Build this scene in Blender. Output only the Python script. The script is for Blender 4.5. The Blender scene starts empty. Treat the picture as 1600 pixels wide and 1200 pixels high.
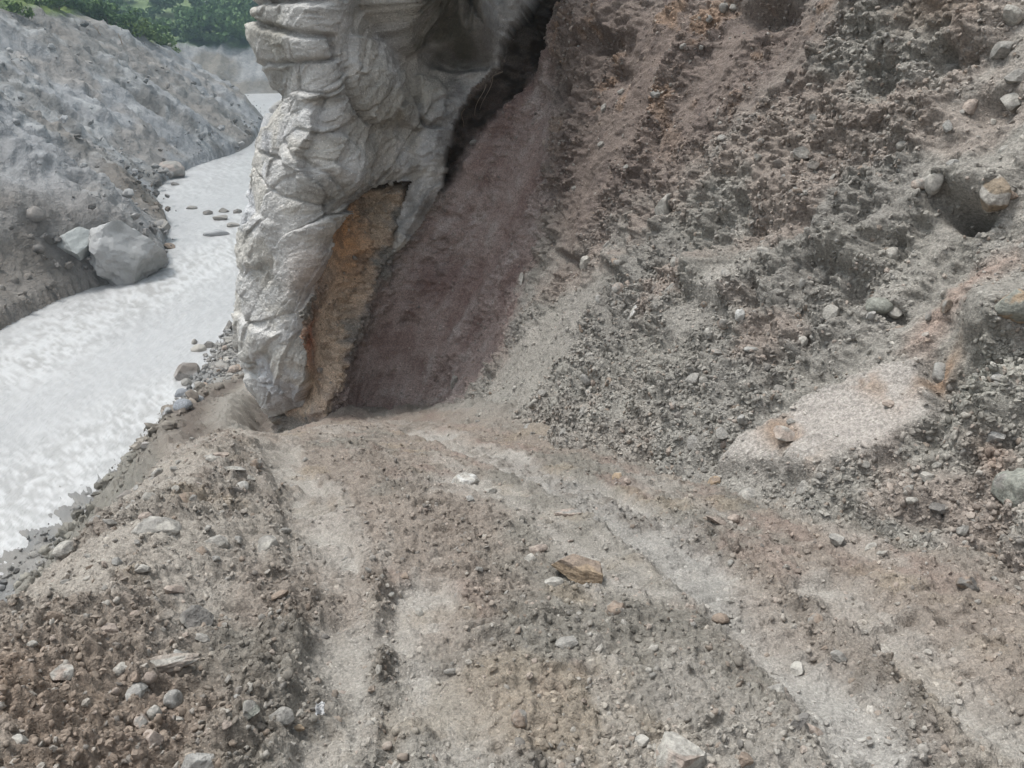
import bpy, math, random, time
import numpy as np
from mathutils import Vector, Matrix, Euler
T0 = time.time()
R = math.radians
rng = np.random.default_rng(11)
random.seed(11)
SC = bpy.context.scene
COL = SC.collection

# ---------------------------------------------------------------- camera, sky, sun, exposure
EYE = np.array([0.0, 0.0, 1.6]); PITCH = R(25)
cam_d = bpy.data.cameras.new('camera'); cam = bpy.data.objects.new('camera', cam_d); COL.objects.link(cam)
cam.location = EYE; cam.rotation_euler = (R(90) - PITCH, 0, 0)
cam_d.sensor_width = 36; cam_d.lens = 27; cam_d.clip_start = 0.05; cam_d.clip_end = 5000
SC.camera = cam

SUN_EL, SUN_AZ = R(66), R(-72)     # soft overcast light from high above the river valley
w = bpy.data.worlds.new('World'); SC.world = w; w.use_nodes = True
nt = w.node_tree; nt.nodes.clear()
sky = nt.nodes.new('ShaderNodeTexSky'); sky.sky_type = 'NISHITA'; sky.sun_disc = False
sky.sun_elevation = SUN_EL; sky.sun_rotation = SUN_AZ
sky.air_density = 1.0; sky.dust_density = 4.0; sky.ozone_density = 1.0
hs = nt.nodes.new('ShaderNodeHueSaturation'); hs.inputs['Saturation'].default_value = 0.2   # cloud-filtered daylight
bg = nt.nodes.new('ShaderNodeBackground'); bg.inputs['Strength'].default_value = 0.10
wo = nt.nodes.new('ShaderNodeOutputWorld')
nt.links.new(sky.outputs[0], hs.inputs['Color']); nt.links.new(hs.outputs[0], bg.inputs['Color']); nt.links.new(bg.outputs[0], wo.inputs[0])
sun_d = bpy.data.lights.new('sun', 'SUN'); sun = bpy.data.objects.new('sun', sun_d); COL.objects.link(sun)
sun_d.energy = 1.5; sun_d.angle = R(15); sun_d.color = (1.0, 0.97, 0.93)
sd = Vector((math.sin(SUN_AZ) * math.cos(SUN_EL), math.cos(SUN_AZ) * math.cos(SUN_EL), math.sin(SUN_EL)))
sun.rotation_euler = sd.to_track_quat('Z', 'Y').to_euler()
vs = SC.view_settings; vs.view_transform = 'Standard'; vs.look = 'None'; vs.gamma = 1; vs.exposure = 1.3
try: vs.use_curve_mapping = False
except Exception: pass
SC.cycles.max_bounces = 4; SC.cycles.diffuse_bounces = 1; SC.cycles.glossy_bounces = 2; SC.cycles.volume_bounces = 0
SC.cycles.use_denoising = True; SC.cycles.use_adaptive_sampling = True; SC.cycles.adaptive_threshold = 0.02

# ---------------------------------------------------------------- number helpers
FWD = np.array([0, math.cos(PITCH), -math.sin(PITCH)]); UP = np.array([0, math.sin(PITCH), math.cos(PITCH)])
def ray(px, py):
    d = FWD + np.array([(px - 800) / 1200.0, 0, 0]) + UP * ((600 - py) / 1200.0)
    return d
def on_plane(px, py, z):
    d = ray(px, py); t = (z - EYE[2]) / d[2]
    return EYE + d * t
def to_px(P):
    q = P - EYE
    d = q @ FWD
    d = np.where(np.abs(d) < 1e-4, 1e-4, d)
    return 800 + 1200 * q[..., 0] / d, 600 - 1200 * (q @ UP) / d, d
def spl(xs, ys, q):
    xs = np.asarray(xs, float); ys = np.asarray(ys, float)
    m = np.gradient(ys, xs)
    q = np.clip(q, xs[0], xs[-1])
    i = np.clip(np.searchsorted(xs, q) - 1, 0, len(xs) - 2)
    h = xs[i + 1] - xs[i]; t = (q - xs[i]) / h
    return ((2*t**3 - 3*t**2 + 1) * ys[i] + (t**3 - 2*t**2 + t) * h * m[i] + (-2*t**3 + 3*t**2) * ys[i + 1] + (t**3 - t**2) * h * m[i + 1])
def sm(a, b, x):
    t = np.clip((x - a) / (b - a), 0, 1); return t * t * (3 - 2 * t)
TAB = np.random.default_rng(5).random((64, 64, 64)).astype(np.float32)
def vn(p, f, seed=0):
    """smooth value noise, 0..1"""
    q = np.asarray(p, np.float32) * np.float32(f) + np.float32(17.3 + seed * 7.77)
    i0 = np.floor(q); fr = q - i0; fr = fr * fr * (3 - 2 * fr)
    i0 = i0.astype(np.int32) & 63; i1 = (i0 + 1) & 63
    x0, y0, z0 = i0[..., 0], i0[..., 1], i0[..., 2]; x1, y1, z1 = i1[..., 0], i1[..., 1], i1[..., 2]
    fx, fy, fz = fr[..., 0], fr[..., 1], fr[..., 2]
    a = TAB[x0, y0, z0] * (1 - fx) + TAB[x1, y0, z0] * fx
    b = TAB[x0, y1, z0] * (1 - fx) + TAB[x1, y1, z0] * fx
    c = TAB[x0, y0, z1] * (1 - fx) + TAB[x1, y0, z1] * fx
    d = TAB[x0, y1, z1] * (1 - fx) + TAB[x1, y1, z1] * fx
    a = a * (1 - fy) + b * fy; c = c * (1 - fy) + d * fy
    return a * (1 - fz) + c * fz
ROT = np.array([[0.36, 0.48, -0.8], [-0.8, 0.6, 0.0], [0.48, 0.64, 0.6]], np.float32)
def fbm(p, f, octv=4, gain=0.5, seed=0, ridged=False):
    p = np.asarray(p, np.float32); s = 0; a = 1.0; tot = 0
    for k in range(octv):
        n = vn(p, f, seed + k * 3)
        if ridged: n = 1 - np.abs(2 * n - 1)
        s = s + a * n; tot += a; a *= gain; f *= 2.03; p = p @ ROT
    return s / tot                                   # 0..1 around .5
def cell(p2, f, seed=0):
    """2-D cells: F1, F2, and the random of the nearest cell"""
    q = np.asarray(p2, np.float32) * np.float32(f); b = np.floor(q); fr = q - b; b = b.astype(np.int32)
    F1 = np.full(q.shape[:-1], 9, np.float32); F2 = F1.copy(); ID = np.zeros_like(F1)
    for dx in (-1, 0, 1):
        for dy in (-1, 0, 1):
            cx = (b[..., 0] + dx) & 63; cy = (b[..., 1] + dy) & 63; cz = (((b[..., 0] + dx) >> 6) * 7 + ((b[..., 1] + dy) >> 6) * 13 + seed * 5) & 63
            ox = TAB[cx, cy, cz]; oy = TAB[cy, cz, cx]; r = TAB[cz, cx, cy]
            d = (dx + ox - fr[..., 0]) ** 2 + (dy + oy - fr[..., 1]) ** 2
            near = d < F1
            F2 = np.where(near, F1, np.minimum(F2, d)); ID = np.where(near, r, ID); F1 = np.where(near, d, F1)
    return np.sqrt(F1), np.sqrt(F2), ID
def facets(p2, f, seed=0):
    """broken planes: each cell tilts its own way; returns height and the distance to the joint"""
    q = np.asarray(p2, np.float32) * np.float32(f); b = np.floor(q); fr = q - b; b = b.astype(np.int32)
    F1 = np.full(q.shape[:-1], 9, np.float32); F2 = F1.copy(); H = np.zeros_like(F1)
    for dx in (-1, 0, 1):
        for dy in (-1, 0, 1):
            cx = (b[..., 0] + dx) & 63; cy = (b[..., 1] + dy) & 63; cz = (seed * 5) & 63
            vx = dx + TAB[cx, cy, cz] - fr[..., 0]; vy = dy + TAB[cy, cz, cx] - fr[..., 1]; r = TAB[cz, cx, cy]
            d = vx * vx + vy * vy; near = d < F1
            F2 = np.where(near, F1, np.minimum(F2, d)); F1 = np.where(near, d, F1)
            H = np.where(near, np.sin(r * 61) * vx + np.cos(r * 47) * vy + .5 * (r - .5), H)
    return H, np.sqrt(F2) - np.sqrt(F1)
def clods(p2, f, keep, seed=0):
    """rounded lumps in a share `keep` of the cells, 0..1"""
    F1, F2, ID = cell(p2, f, seed)
    rad = 0.25 + 0.3 * np.abs(np.sin(ID * 91.0))
    return np.where(ID < keep, np.clip(1 - (F1 / rad) ** 2, 0, 1) ** 0.6 * (0.4 + 0.6 * np.abs(np.sin(ID * 37.0))), 0)
def poly_sd(S, E, poly):
    """signed distance to a closed polygon, positive inside"""
    poly = np.asarray(poly, np.float32); n = len(poly)
    d2 = np.full(S.shape, 1e9, np.float32); ins = np.zeros(S.shape, bool)
    for i in range(n):
        a, b = poly[i], poly[(i + 1) % n]
        ex, ey = b - a; wx = S - a[0]; wy = E - a[1]
        t = np.clip((wx * ex + wy * ey) / (ex * ex + ey * ey + 1e-9), 0, 1)
        d2 = np.minimum(d2, (wx - ex * t) ** 2 + (wy - ey * t) ** 2)
        if abs(ey) > 1e-9:
            c = ((a[1] <= E) & (b[1] > E)) | ((b[1] <= E) & (a[1] > E))
            ins ^= c & (S < a[0] + ex * (E - a[1]) / ey)
    d = np.sqrt(d2)
    return np.where(ins, d, -d)
def line_d(S, E, pts):
    pts = np.asarray(pts, np.float32); d2 = np.full(S.shape, 1e9, np.float32)
    for a, b in zip(pts[:-1], pts[1:]):
        ex, ey = b - a; wx = S - a[0]; wy = E - a[1]
        t = np.clip((wx * ex + wy * ey) / (ex * ex + ey * ey + 1e-9), 0, 1)
        d2 = np.minimum(d2, (wx - ex * t) ** 2 + (wy - ey * t) ** 2)
    return np.sqrt(d2)
def mixc(c, col, wgt):
    return c + (np.asarray(col, np.float32) - c) * np.clip(wgt, 0, 1)[..., None]

# ---------------------------------------------------------------- mesh / object helpers
def mesh_np(name, V, F, mat, color=None, smooth=True):
    """V (n,3), F (m,k) -> mesh data"""
    V = np.asarray(V, np.float32); F = np.asarray(F, np.int32); k = F.shape[1]
    me = bpy.data.meshes.new(name)
    me.vertices.add(len(V)); me.vertices.foreach_set('co', V.ravel())
    me.loops.add(F.size); me.loops.foreach_set('vertex_index', F.ravel())
    me.polygons.add(len(F)); me.polygons.foreach_set('loop_start', np.arange(0, F.size, k, dtype=np.int32))
    me.polygons.foreach_set('use_smooth', np.full(len(F), smooth, bool))
    if color is not None:
        a = me.attributes.new('tint', 'FLOAT_COLOR', 'POINT')
        c4 = np.ones((len(V), 4), np.float32); c4[:, :3] = color; a.data.foreach_set('color', c4.ravel())
    me.update(calc_edges=True)
    if mat: me.materials.append(mat)
    return me
def obj(name, me, parent=None, **props):
    o = bpy.data.objects.new(name, me); COL.objects.link(o)
    if parent is not None: o.parent = parent
    for k, v in props.items():
        if v is not None: o[k] = v
    return o
def grid_faces(nu, nv, keep=None):
    idx = np.arange(nu * nv).reshape(nu, nv)
    F = np.stack([idx[:-1, :-1], idx[1:, :-1], idx[1:, 1:], idx[:-1, 1:]], -1).reshape(-1, 4)
    return F if keep is None else F[keep]
def compact(V, F, C):
    used = np.unique(F); m = np.full(len(V), -1, np.int64); m[used] = np.arange(len(used))
    return V[used], m[F], C[used]
def normals(P):
    du = np.gradient(P, axis=0); dv = np.gradient(P, axis=1)
    n = np.cross(du, dv); n /= (np.linalg.norm(n, axis=-1, keepdims=True) + 1e-9)
    return n

# ---------------------------------------------------------------- materials
def mat_tint(name, attr_type='GEOMETRY', rough=0.95, scales=(9, 40, 160), amt=0.28, bump=0.012, bscale=60, spec=0.25, dots=0.0, dot_scale=90, squash=None):
    """earth and stone: colour from the vertex tint, broken up by grain; bump for fine relief"""
    m = bpy.data.materials.new(name); m.use_nodes = True; t = m.node_tree; N = t.nodes; L = t.links
    bs = N['Principled BSDF']; bs.inputs['Specular IOR Level'].default_value = spec
    at = N.new('ShaderNodeAttribute'); at.attribute_type = attr_type; at.attribute_name = 'tint'
    co = N.new('ShaderNodeNewGeometry') if attr_type == 'GEOMETRY' else N.new('ShaderNodeTexCoord')
    pos = co.outputs['Position'] if attr_type == 'GEOMETRY' else co.outputs['Object']
    if squash:
        mpn = N.new('ShaderNodeMapping'); mpn.inputs['Rotation'].default_value = (0, 0, R(squash[0])); mpn.inputs['Scale'].default_value = squash[1]; L.new(pos, mpn.inputs[0]); pos = mpn.outputs[0]
    fac = None
    for i, s in enumerate(scales):
        n = N.new('ShaderNodeTexNoise'); n.inputs['Scale'].default_value = s; n.inputs['Detail'].default_value = 3; n.inputs['Roughness'].default_value = 0.8
        L.new(pos, n.inputs['Vector'])
        if fac is None: fac = n.outputs['Fac']
        else:
            a = N.new('ShaderNodeMath'); a.operation = 'ADD'; L.new(fac, a.inputs[0]); L.new(n.outputs['Fac'], a.inputs[1]); fac = a.outputs[0]
    mr = N.new('ShaderNodeMapRange'); k = len(scales)
    mr.inputs['From Min'].default_value = 0.36 * k; mr.inputs['From Max'].default_value = 0.64 * k
    mr.inputs['To Min'].default_value = 1 - amt; mr.inputs['To Max'].default_value = 1 + amt
    L.new(fac, mr.inputs['Value'])
    mul = N.new('ShaderNodeVectorMath'); mul.operation = 'SCALE'; L.new(at.outputs['Color'], mul.inputs[0]); L.new(mr.outputs[0], mul.inputs['Scale'])
    outc = mul.outputs[0]
    if dots > 0:                                                    # pale grit pressed into the soil
        v = N.new('ShaderNodeTexVoronoi'); v.inputs['Scale'].default_value = dot_scale; L.new(pos, v.inputs['Vector'])
        lt = N.new('ShaderNodeMath'); lt.operation = 'LESS_THAN'; lt.inputs[1].default_value = 0.26; L.new(v.outputs['Distance'], lt.inputs[0])
        sp = N.new('ShaderNodeSeparateColor'); L.new(v.outputs['Color'], sp.inputs[0])
        gt = N.new('ShaderNodeMath'); gt.operation = 'GREATER_THAN'; gt.inputs[1].default_value = 1 - dots; L.new(sp.outputs[0], gt.inputs[0])
        mm = N.new('ShaderNodeMath'); mm.operation = 'MULTIPLY'; L.new(lt.outputs[0], mm.inputs[0]); L.new(gt.outputs[0], mm.inputs[1])
        br = N.new('ShaderNodeVectorMath'); br.operation = 'SCALE'; br.inputs['Scale'].default_value = 1.5; L.new(outc, br.inputs[0])
        mx = N.new('ShaderNodeMix'); mx.data_type = 'RGBA'; L.new(mm.outputs[0], mx.inputs[0]); L.new(outc, mx.inputs[6]); L.new(br.outputs[0], mx.inputs[7]); outc = mx.outputs[2]
    L.new(outc, bs.inputs['Base Color'])
    rr = N.new('ShaderNodeMapRange'); rr.inputs['From Min'].default_value = 0.36 * k; rr.inputs['From Max'].default_value = 0.64 * k
    rr.inputs['To Min'].default_value = rough - 0.2; rr.inputs['To Max'].default_value = min(1, rough + 0.1); L.new(fac, rr.inputs['Value']); L.new(rr.outputs[0], bs.inputs['Roughness'])
    if bump:
        b1 = N.new('ShaderNodeTexNoise'); b1.inputs['Scale'].default_value = bscale; b1.inputs['Detail'].default_value = 3; b1.inputs['Roughness'].default_value = 0.7
        L.new(pos, b1.inputs['Vector'])
        bp = N.new('ShaderNodeBump'); bp.inputs['Strength'].default_value = 0.8; bp.inputs['Distance'].default_value = bump
        L.new(b1.outputs['Fac'], bp.inputs['Height']); L.new(bp.outputs[0], bs.inputs['Normal'])
    return m
M = {}
M['earth'] = mat_tint('earth', scales=(45,), bump=0.022, bscale=55, dots=0.2, dot_scale=75, amt=.36)
M['mud'] = mat_tint('road_mud', scales=(75,), bump=0.02, bscale=70, dots=0.16, dot_scale=110, amt=0.27)
M['rock'] = mat_tint('outcrop_rock', scales=(5, 32), bump=0.05, bscale=30, amt=0.26, dots=.2, dot_scale=40)
M['far'] = mat_tint('far_bank', scales=(0.7,), bump=0.35, bscale=1.4, amt=0.2)
M['stone'] = mat_tint('stone', scales=(30,), bump=0.012, bscale=70, amt=0.28, rough=0.9)
M['pebble'] = mat_tint('pebble', attr_type='INSTANCER', scales=(1.5,), bump=0, amt=0.2, rough=0.9)
M['water'] = None
print('setup', round(time.time() - T0, 1))

# ================================================================= GROUND: road, shoulder and river bank
WATER = -14.0
def road_z(y): return spl([-30, -8, 0, 2.4, 4.88, 7, 9.5, 10.5, 12, 16, 20, 26, 34, 45, 90], [7, 1.7, 0, -.63, -1.46, -2.31, -3.47, -4.02, -4.95, -6.5, -7.8, -10, -12.6, -13.4, -13.5], y)
def edge_x(y): return spl([-30, -8, 0, 2.4, 3.8, 6.9, 9.5, 12, 16, 20, 26, 40, 90], [-2, -2, -1.9, -2.1, -2.4, -3.35, -4.5, -6.2, -7.9, -8.7, -9, -9.6, -9.8], y)
def beach_x(y): return spl([-30, 0, 10, 19.5, 25, 32, 42, 50, 90], [-10, -12, -14.5, -16.2, -15, -15.2, -15.5, -13, -12], y)
def ground_z(x, y):
    zr = road_z(y); u = x - edge_x(y)
    zr = zr - .2 * np.clip(-2.3 - x, 0, 2.2) * sm(5, 8, y) * sm(12.5, 10.5, y)
    bench = zr + 0.2 * np.exp(-((u - .45) / .38) ** 2) * sm(9.5, 7, y) - 0.03 * u * (u > 0) * 0
    slope = zr - np.maximum(-u, 0) * 1.05 - 0.12 * np.maximum(-u, 0) ** 0.5
    beach = WATER + (x - beach_x(y)) * 0.10 + 0.02
    beach = np.minimum(beach, WATER + 0.9)
    low = np.where(u < 0, slope, bench)
    k = 0.35
    return np.where(u < 0, np.log(np.exp((np.clip(low, -40, 40) - beach) / k) + 1) * k + beach, np.maximum(low, beach))
NR, NT = 600, 640
rad = np.concatenate([np.linspace(0.02, 1.2, 30)[:-1], 1.2 * (12.5 / 1.2) ** np.linspace(0, 1, NR), 12.5 * (26 / 12.5) ** np.linspace(0, 1, 130)[1:], 26 * (70 / 26) ** np.linspace(0, 1, 60)[1:]])
th = np.concatenate([np.linspace(-180, -46, 50)[:-1], np.linspace(-46, 44, NT), np.linspace(44, 180, 40)[1:]])
TH, RD = np.meshgrid(R(1) * th, rad, indexing='ij')
GX = RD * np.sin(TH); GY = RD * np.cos(TH); GZ = ground_z(GX, GY)
GP = np.stack([GX, GY, GZ], -1)
gpx, gpy, gd = to_px(GP)
gpx = np.where(gd > 0.3, gpx, -9999)
def g_at(px, py):
    i = np.argmin((gpx - px) ** 2 + (gpy - py) ** 2); return GX.flat[i], GY.flat[i]
def g_line(pts): return [g_at(*p) for p in pts]
near = (RD < 16) & (np.abs(TH) < R(47))
P2 = np.stack([GX, GY], -1)
# wheel and crawler tracks as they run down the road
def track(pts): return np.where(near, line_d(GX, GY, g_line(pts)), 9)
L1 = track([(548, 1200), (538, 1050), (525, 950), (505, 850), (470, 760), (432, 700)])
L2 = track([(705, 1200), (668, 1080), (645, 1000), (660, 930)])
R1 = track([(1400, 1200), (1310, 1080), (1200, 970), (1060, 862), (930, 780), (800, 725), (650, 675)])
R2 = track([(1600, 1170), (1480, 1065), (1400, 995), (1290, 930)])
MB = track([(700, 760), (820, 790), (900, 830), (1000, 900)])
C1 = track([(592, 1200), (600, 1050), (602, 950), (585, 880)])
C2 = track([(1480, 1200), (1390, 1090), (1325, 1015), (1240, 930), (1150, 870)])
C3 = track([(1090, 850), (960, 795), (860, 742), (740, 700)])
C4 = track([(420, 1200), (455, 1050), (465, 950), (420, 860), (400, 740)])
C5 = track([(800, 960), (740, 860), (640, 760), (560, 700)])
wob = fbm(GP, 1.6, 3, seed=4) - .5
def band(D, hw): return sm(hw * 1.25, hw * .55, D + wob * hw * 1.6)
brk = sm(.36, .58, fbm(GP, 3.1, 3, .6, seed=6))
smooth = np.maximum.reduce([.85 * band(L1, .17), .8 * band(L2, .2), .9 * band(R1, .22), .8 * band(R2, .2), .55 * band(MB, .35)]) * (.35 + .65 * brk)
rough = np.maximum.reduce([band(C1, .07), band(C2, .11), band(C3, .14), band(C4, .17), .6 * band(C5, .2)]) * (.3 + .7 * sm(.4, .6, fbm(GP, 4.3, 3, .6, seed=7)))
U = GX - edge_x(GY)
berm = sm(1.25, .55, U + wob * .8) * sm(10.5, 9, GY)                 # rubble shoulder above the river
rightside = sm(0.9, 1.9, GX + .42 * GY - 2.2 + wob * .8) * sm(9, 7, GY)
rgh = np.clip(0.52 + rough * .45 + berm * .5 + rightside * .5 - smooth * .42, .1, 1.3)
bsm = berm * sm(.44, .56, fbm(GP, 1.9, 3, .5, seed=12)); rgh = np.clip(rgh - .55 * bsm, .12, 1.3)
slopezone = sm(0.0, -.4, U); rgh = np.clip(rgh + .5 * slopezone, 0, 1.3)
amp = np.where(RD < 30, 1, 1.6)
# lug marks and smeared ribs lie across the direction of travel
rib_p = np.stack([GX * .35 + GY * .12, GY * 1.9 - GX * .55, GZ * 0], -1)
ribs = fbm(rib_p, 7, 3, .6, seed=8) - .5
dz = rgh * ((0.13 + .22 * np.exp(-((GY - 9.5) / 1.6) ** 2)) * (fbm(GP, 1.3, 2, seed=1) - .5) + 0.09 * (fbm(GP, 4.5, 3, .55, seed=2) - .5) + 0.10 * (fbm(GP, 15, 2, .6, seed=3, ridged=True) - .55))
dz += 0.075 * ribs * (1 - smooth * .6) * (1 - berm * .6) + .045 * (fbm(rib_p, 13, 2, .6, seed=9, ridged=True) - .55) * (1 - .75 * smooth)
cl = np.zeros_like(GX)
cl[near] += (0.045 * clods(P2[near], 5.5, .28, 1) * rgh[near] ** 1.3)
cl[near] += (0.026 * clods(P2[near] + .03 * wob[near][:, None], 13, .42, 2) * rgh[near])
cl[near] += (0.02 * clods(P2[near], 26, .5, 3) * rgh[near]) + (0.014 * clods(P2[near], 48, .55, 12) * np.clip(rgh[near] + .2, 0, 1))
dz += cl
ridge = np.zeros_like(GX)
for Dk, hw in ((L1, .17), (L2, .2), (R1, .22), (R2, .2)):
    dk = Dk + wob * hw * .8
    dz += -.045 * sm(hw * 1.0, hw * .75, dk) * sm(12, 9, GY) * (.5 + .5 * brk)
    ridge = np.maximum(ridge, np.exp(-((dk - hw * 1.15) / (.22 * hw)) ** 2))
    dz += .009 * np.sin(GY * 62 - GX * 25 + wob * 6) * sm(hw * 1.0, hw * .7, dk) * sm(.45, .6, fbm(GP, 2.2, 2, seed=14))
dz += .022 * ridge * sm(.4, .65, fbm(GP, 5, 3, .6, seed=15)) * sm(12, 9, GY)
dz += -0.015 * smooth * sm(12, 9, GY) - .02 * band(C1, .08) + 0.012 * rough
lug = np.sin((GY * 1.0 - GX * .5) * 38 + wob * 3)
dz += 0.014 * np.maximum(lug, -.2) * band(R2, .24) + .006 * lug * band(R1, .2)
dz += slopezone * sm(WATER + .6, WATER + 2.5, GZ) * (RD < 40) * .4 * (fbm(GP, .9, 4, .6, seed=22, ridged=True) - .6)
far_rough = sm(7, 20, RD)
dz += far_rough * (0.5 * (fbm(GP, .35, 4, .5, seed=21) - .5)) * np.where(GZ < WATER + 1.2, .12, 1)
dz *= sm(70, 40, RD)
# the lower track below the outcrop: two dark ruts and a pale centre
lo = sm(10.5, 12.5, GY) * sm(30, 24, GY)
ur = U + .3 * wob
rutA = np.exp(-((ur - .5) / .3) ** 2) * lo; rutB = np.exp(-((ur - 2.1) / .35) ** 2) * lo
dz += -.4 * rutB + .15 * np.exp(-((ur - 1.3) / .3) ** 2) * lo + lo * (.35 * (fbm(GP, 1.8, 4, .6, seed=17) - .5) + .16 * (fbm(GP, 6, 3, .6, seed=18, ridged=True) - .55))
ft = line_d(GX, GY, [(2.1, 4.2), (1.5, 5.3), (.72, 6.9), (-.25, 8.9), (-1.15, 10.5), (-2.15, 10.95), (-2.9, 10.55)])
tal = np.exp(-np.maximum(ft - .1 + .6 * wob, 0) / .5) * sm(6.5, 8.5, GY) * sm(12.2, 11.2, GY) * sm(-3.5, -2.6, GX)
dz += tal * (.3 + .25 * (fbm(GP, 3.5, 3, .6, seed=16) - .5))
GZf = GZ + dz
GF = np.stack([GX, GY, GZf], -1)
GN = normals(GF); GN *= np.sign(GN[..., 2:3] + 1e-9)
# colours of the ground
c = np.empty(GX.shape + (3,), np.float32); c[:] = (.245, .21, .178)
n1 = fbm(np.stack([GX, GY * .6, GZ], -1), .9, 4, .6, seed=30); n2 = fbm(np.stack([U, GY * .5, GZ * 0], -1), 2.7, 5, .65, seed=33); lane = np.stack([U * 1.3, GY * .3, GY * 0], -1); n3 = fbm(lane, 3.0, 4, .6, seed=37); n4 = fbm(GP, 8, 3, seed=39)
c = mixc(c, (.20, .185, .16), sm(.45, .62, n1))                      # grey soil
c = mixc(c, (.25, .195, .165), sm(.5, .66, n2) * .7)                # red-brown soil
c = mixc(c, (.27, .225, .17), sm(.58, .7, fbm(GP, 2.6, 3, seed=44)) * .5)
n5 = fbm(rib_p, 14, 2, .6, seed=46); c = c * (1 + .55 * (n5 - .5) * (1 - .5 * smooth))[..., None]   # ochre
c = mixc(c, (.33, .305, .272), sm(.5, .62, n3) * .55)
pale = np.clip(smooth * (0.5 + 1.2 * sm(.35, .6, n2)), 0, 1)
c = mixc(c, (.36, .337, .303), pale * .85)
c = mixc(c, (.325, .315, .295), band(R1, .2) * sm(.4, .6, n1) * .5)
c = mixc(c, (.13, .11, .09), rough * (.35 + .65 * sm(.4, .6, n4)) * .6)
c = mixc(c, (.23, .21, .18), berm * .6 * sm(.35, .6, n2)); c = mixc(c, (.19, .15, .12), berm * sm(.5, .68, n1) * .8)
c = mixc(c, (.2, .145, .105), berm * sm(2.6, 1.6, GY) * .6)
c = mixc(c, (.33, .3, .262), bsm * .7)
c = mixc(c, (.235, .22, .195), rightside * .8); c = mixc(c, (.18, .125, .095), rightside * sm(.55, .68, n2) * .7)
c = mixc(c, (.20, .19, .165), slopezone * .9)
bch = sm(WATER + 1.6, WATER + .7, GZ)
c = mixc(c, (.235, .226, .212), bch * .9); c = mixc(c, (.2, .198, .192), bch * sm(.48, .6, n1))
c = mixc(c, (.2, .18, .155), lo * (U > -.6) * .8); c = mixc(c, (.12, .1, .085), np.clip(rutA + rutB, 0, 1) * .9); c = mixc(c, (.26, .245, .218), np.exp(-((ur - 1.3) / .3) ** 2) * lo * .7)
c = mixc(c, (.2, .135, .11), sm(8.3, 9.3, GY) * sm(11.5, 10.3, GY) * sm(.4, .55, n1) * .7)
c = mixc(c, (.225, .2, .172), tal * .9 * sm(-.6, -1.6, GX)); c = mixc(c, (.235, .222, .197), tal * .9 * sm(-1.6, -.6, GX))
GC = c
nt_, nr_ = GX.shape
V = GF.reshape(-1, 3); F = grid_faces(nt_, nr_)[:, ::-1]
obj('road', mesh_np('road', V, F, M['mud'], GC.reshape(-1, 3)), kind='structure', label='rutted muddy dirt road and its rubble bank falling to the river')
print('ground', round(time.time() - T0, 1))

# ================================================================= CLIFF: cut earth bank and rock outcrop (one sheet, split into two objects)
#      foot x, foot y,  into-hill direction,  lean (run per rise), kind of column
FOOT = [(9.0, -10, 1, .1, .75), (4.6, -1.0, .95, .3, .75), (3.55, 1.5, .88, .47, .72), (2.75, 3.1, .86, .51, .70), (2.1, 4.2, .86, .51, .66), (1.5, 5.3, .86, .51, .62),
        (.72, 6.9, .86, .5, .58), (-.25, 8.9, .84, .54, .52), (-1.15, 10.5, .75, .66, .44), (-2.15, 10.95, .3, .95, .26), (-3.02, 10.45, .05, 1, .10),
        (-3.75, 10.9, .6, .8, .03), (-4.45, 12.0, 1, .05, .0), (-4.1, 13.6, 1, -.1, .06), (-3.2, 18, 1, -.15, .12), (-3.0, 26, 1, -.1, .2), (-2, 40, 1, 0, .3), (0, 70, 1, 0, .4)]
FOOT = np.array(FOOT, float); ci = np.arange(len(FOOT))
cc = np.linspace(0, len(FOOT) - 1, 6000)
fx, fy = spl(ci, FOOT[:, 0], cc), spl(ci, FOOT[:, 1], cc)
step = np.hypot(np.diff(fx), np.diff(fy)); dist = np.hypot(fx, fy)[1:]
wgt = step / np.maximum(dist, 2.5) ** 0.9
wgt *= np.where(cc[1:] < 1.6, .06, 1) * np.where(cc[1:] > 13.2, .03, 1) * np.where((cc[1:] > 7.5) & (cc[1:] < 12.8), 1.9, 1)
cum = np.concatenate([[0], np.cumsum(wgt)]); cum /= cum[-1]
NS, NH = 1060, 510
cs = np.interp(np.linspace(0, 1, NS), cum, cc)
fx, fy = spl(ci, FOOT[:, 0], cs), spl(ci, FOOT[:, 1], cs)
nx, ny, lean = spl(ci, FOOT[:, 2], cs), spl(ci, FOOT[:, 3], cs), spl(ci, FOOT[:, 4], cs)
nl = np.hypot(nx, ny); nx /= nl; ny /= nl
fz = ground_z(fx, fy)
fz = np.where(cs > 9, np.minimum(fz, road_z(fy)) - sm(10, 12, cs) * 1.2, fz)
Sfoot = np.concatenate([[0], np.cumsum(np.hypot(np.diff(fx), np.diff(fy)))])
v = np.concatenate([np.linspace(0, 1, NH), 1 + np.array([.03, .06, .1, .14, .18, .23, .28, .34, .4, .5, .6])])
zlow = fz - .5; ztop = 2.4
ZZ = zlow[:, None] + (ztop - zlow)[:, None] * v[None, :]
ZZ = np.where(v[None, :] > 1, ztop + (v[None, :] - 1) * 9, ZZ)
ETA = ZZ - fz[:, None]
run = lean[:, None] * ETA
wallw = sm(9.6, 8.2, cs)[:, None]                                   # 1 on the earth bank
run -= wallw * .5 * np.exp(-np.maximum(ETA, -.2) / .45) * sm(10, 8, cs)[:, None]     # talus fillet at the foot
run += wallw * .25 * np.sin(np.clip(ETA / 4, 0, 1) * 3.0)
run = np.where(v[None, :] > 1, run + ((v[None, :] - 1) * 5) ** 2 * 1.2, run)
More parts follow.
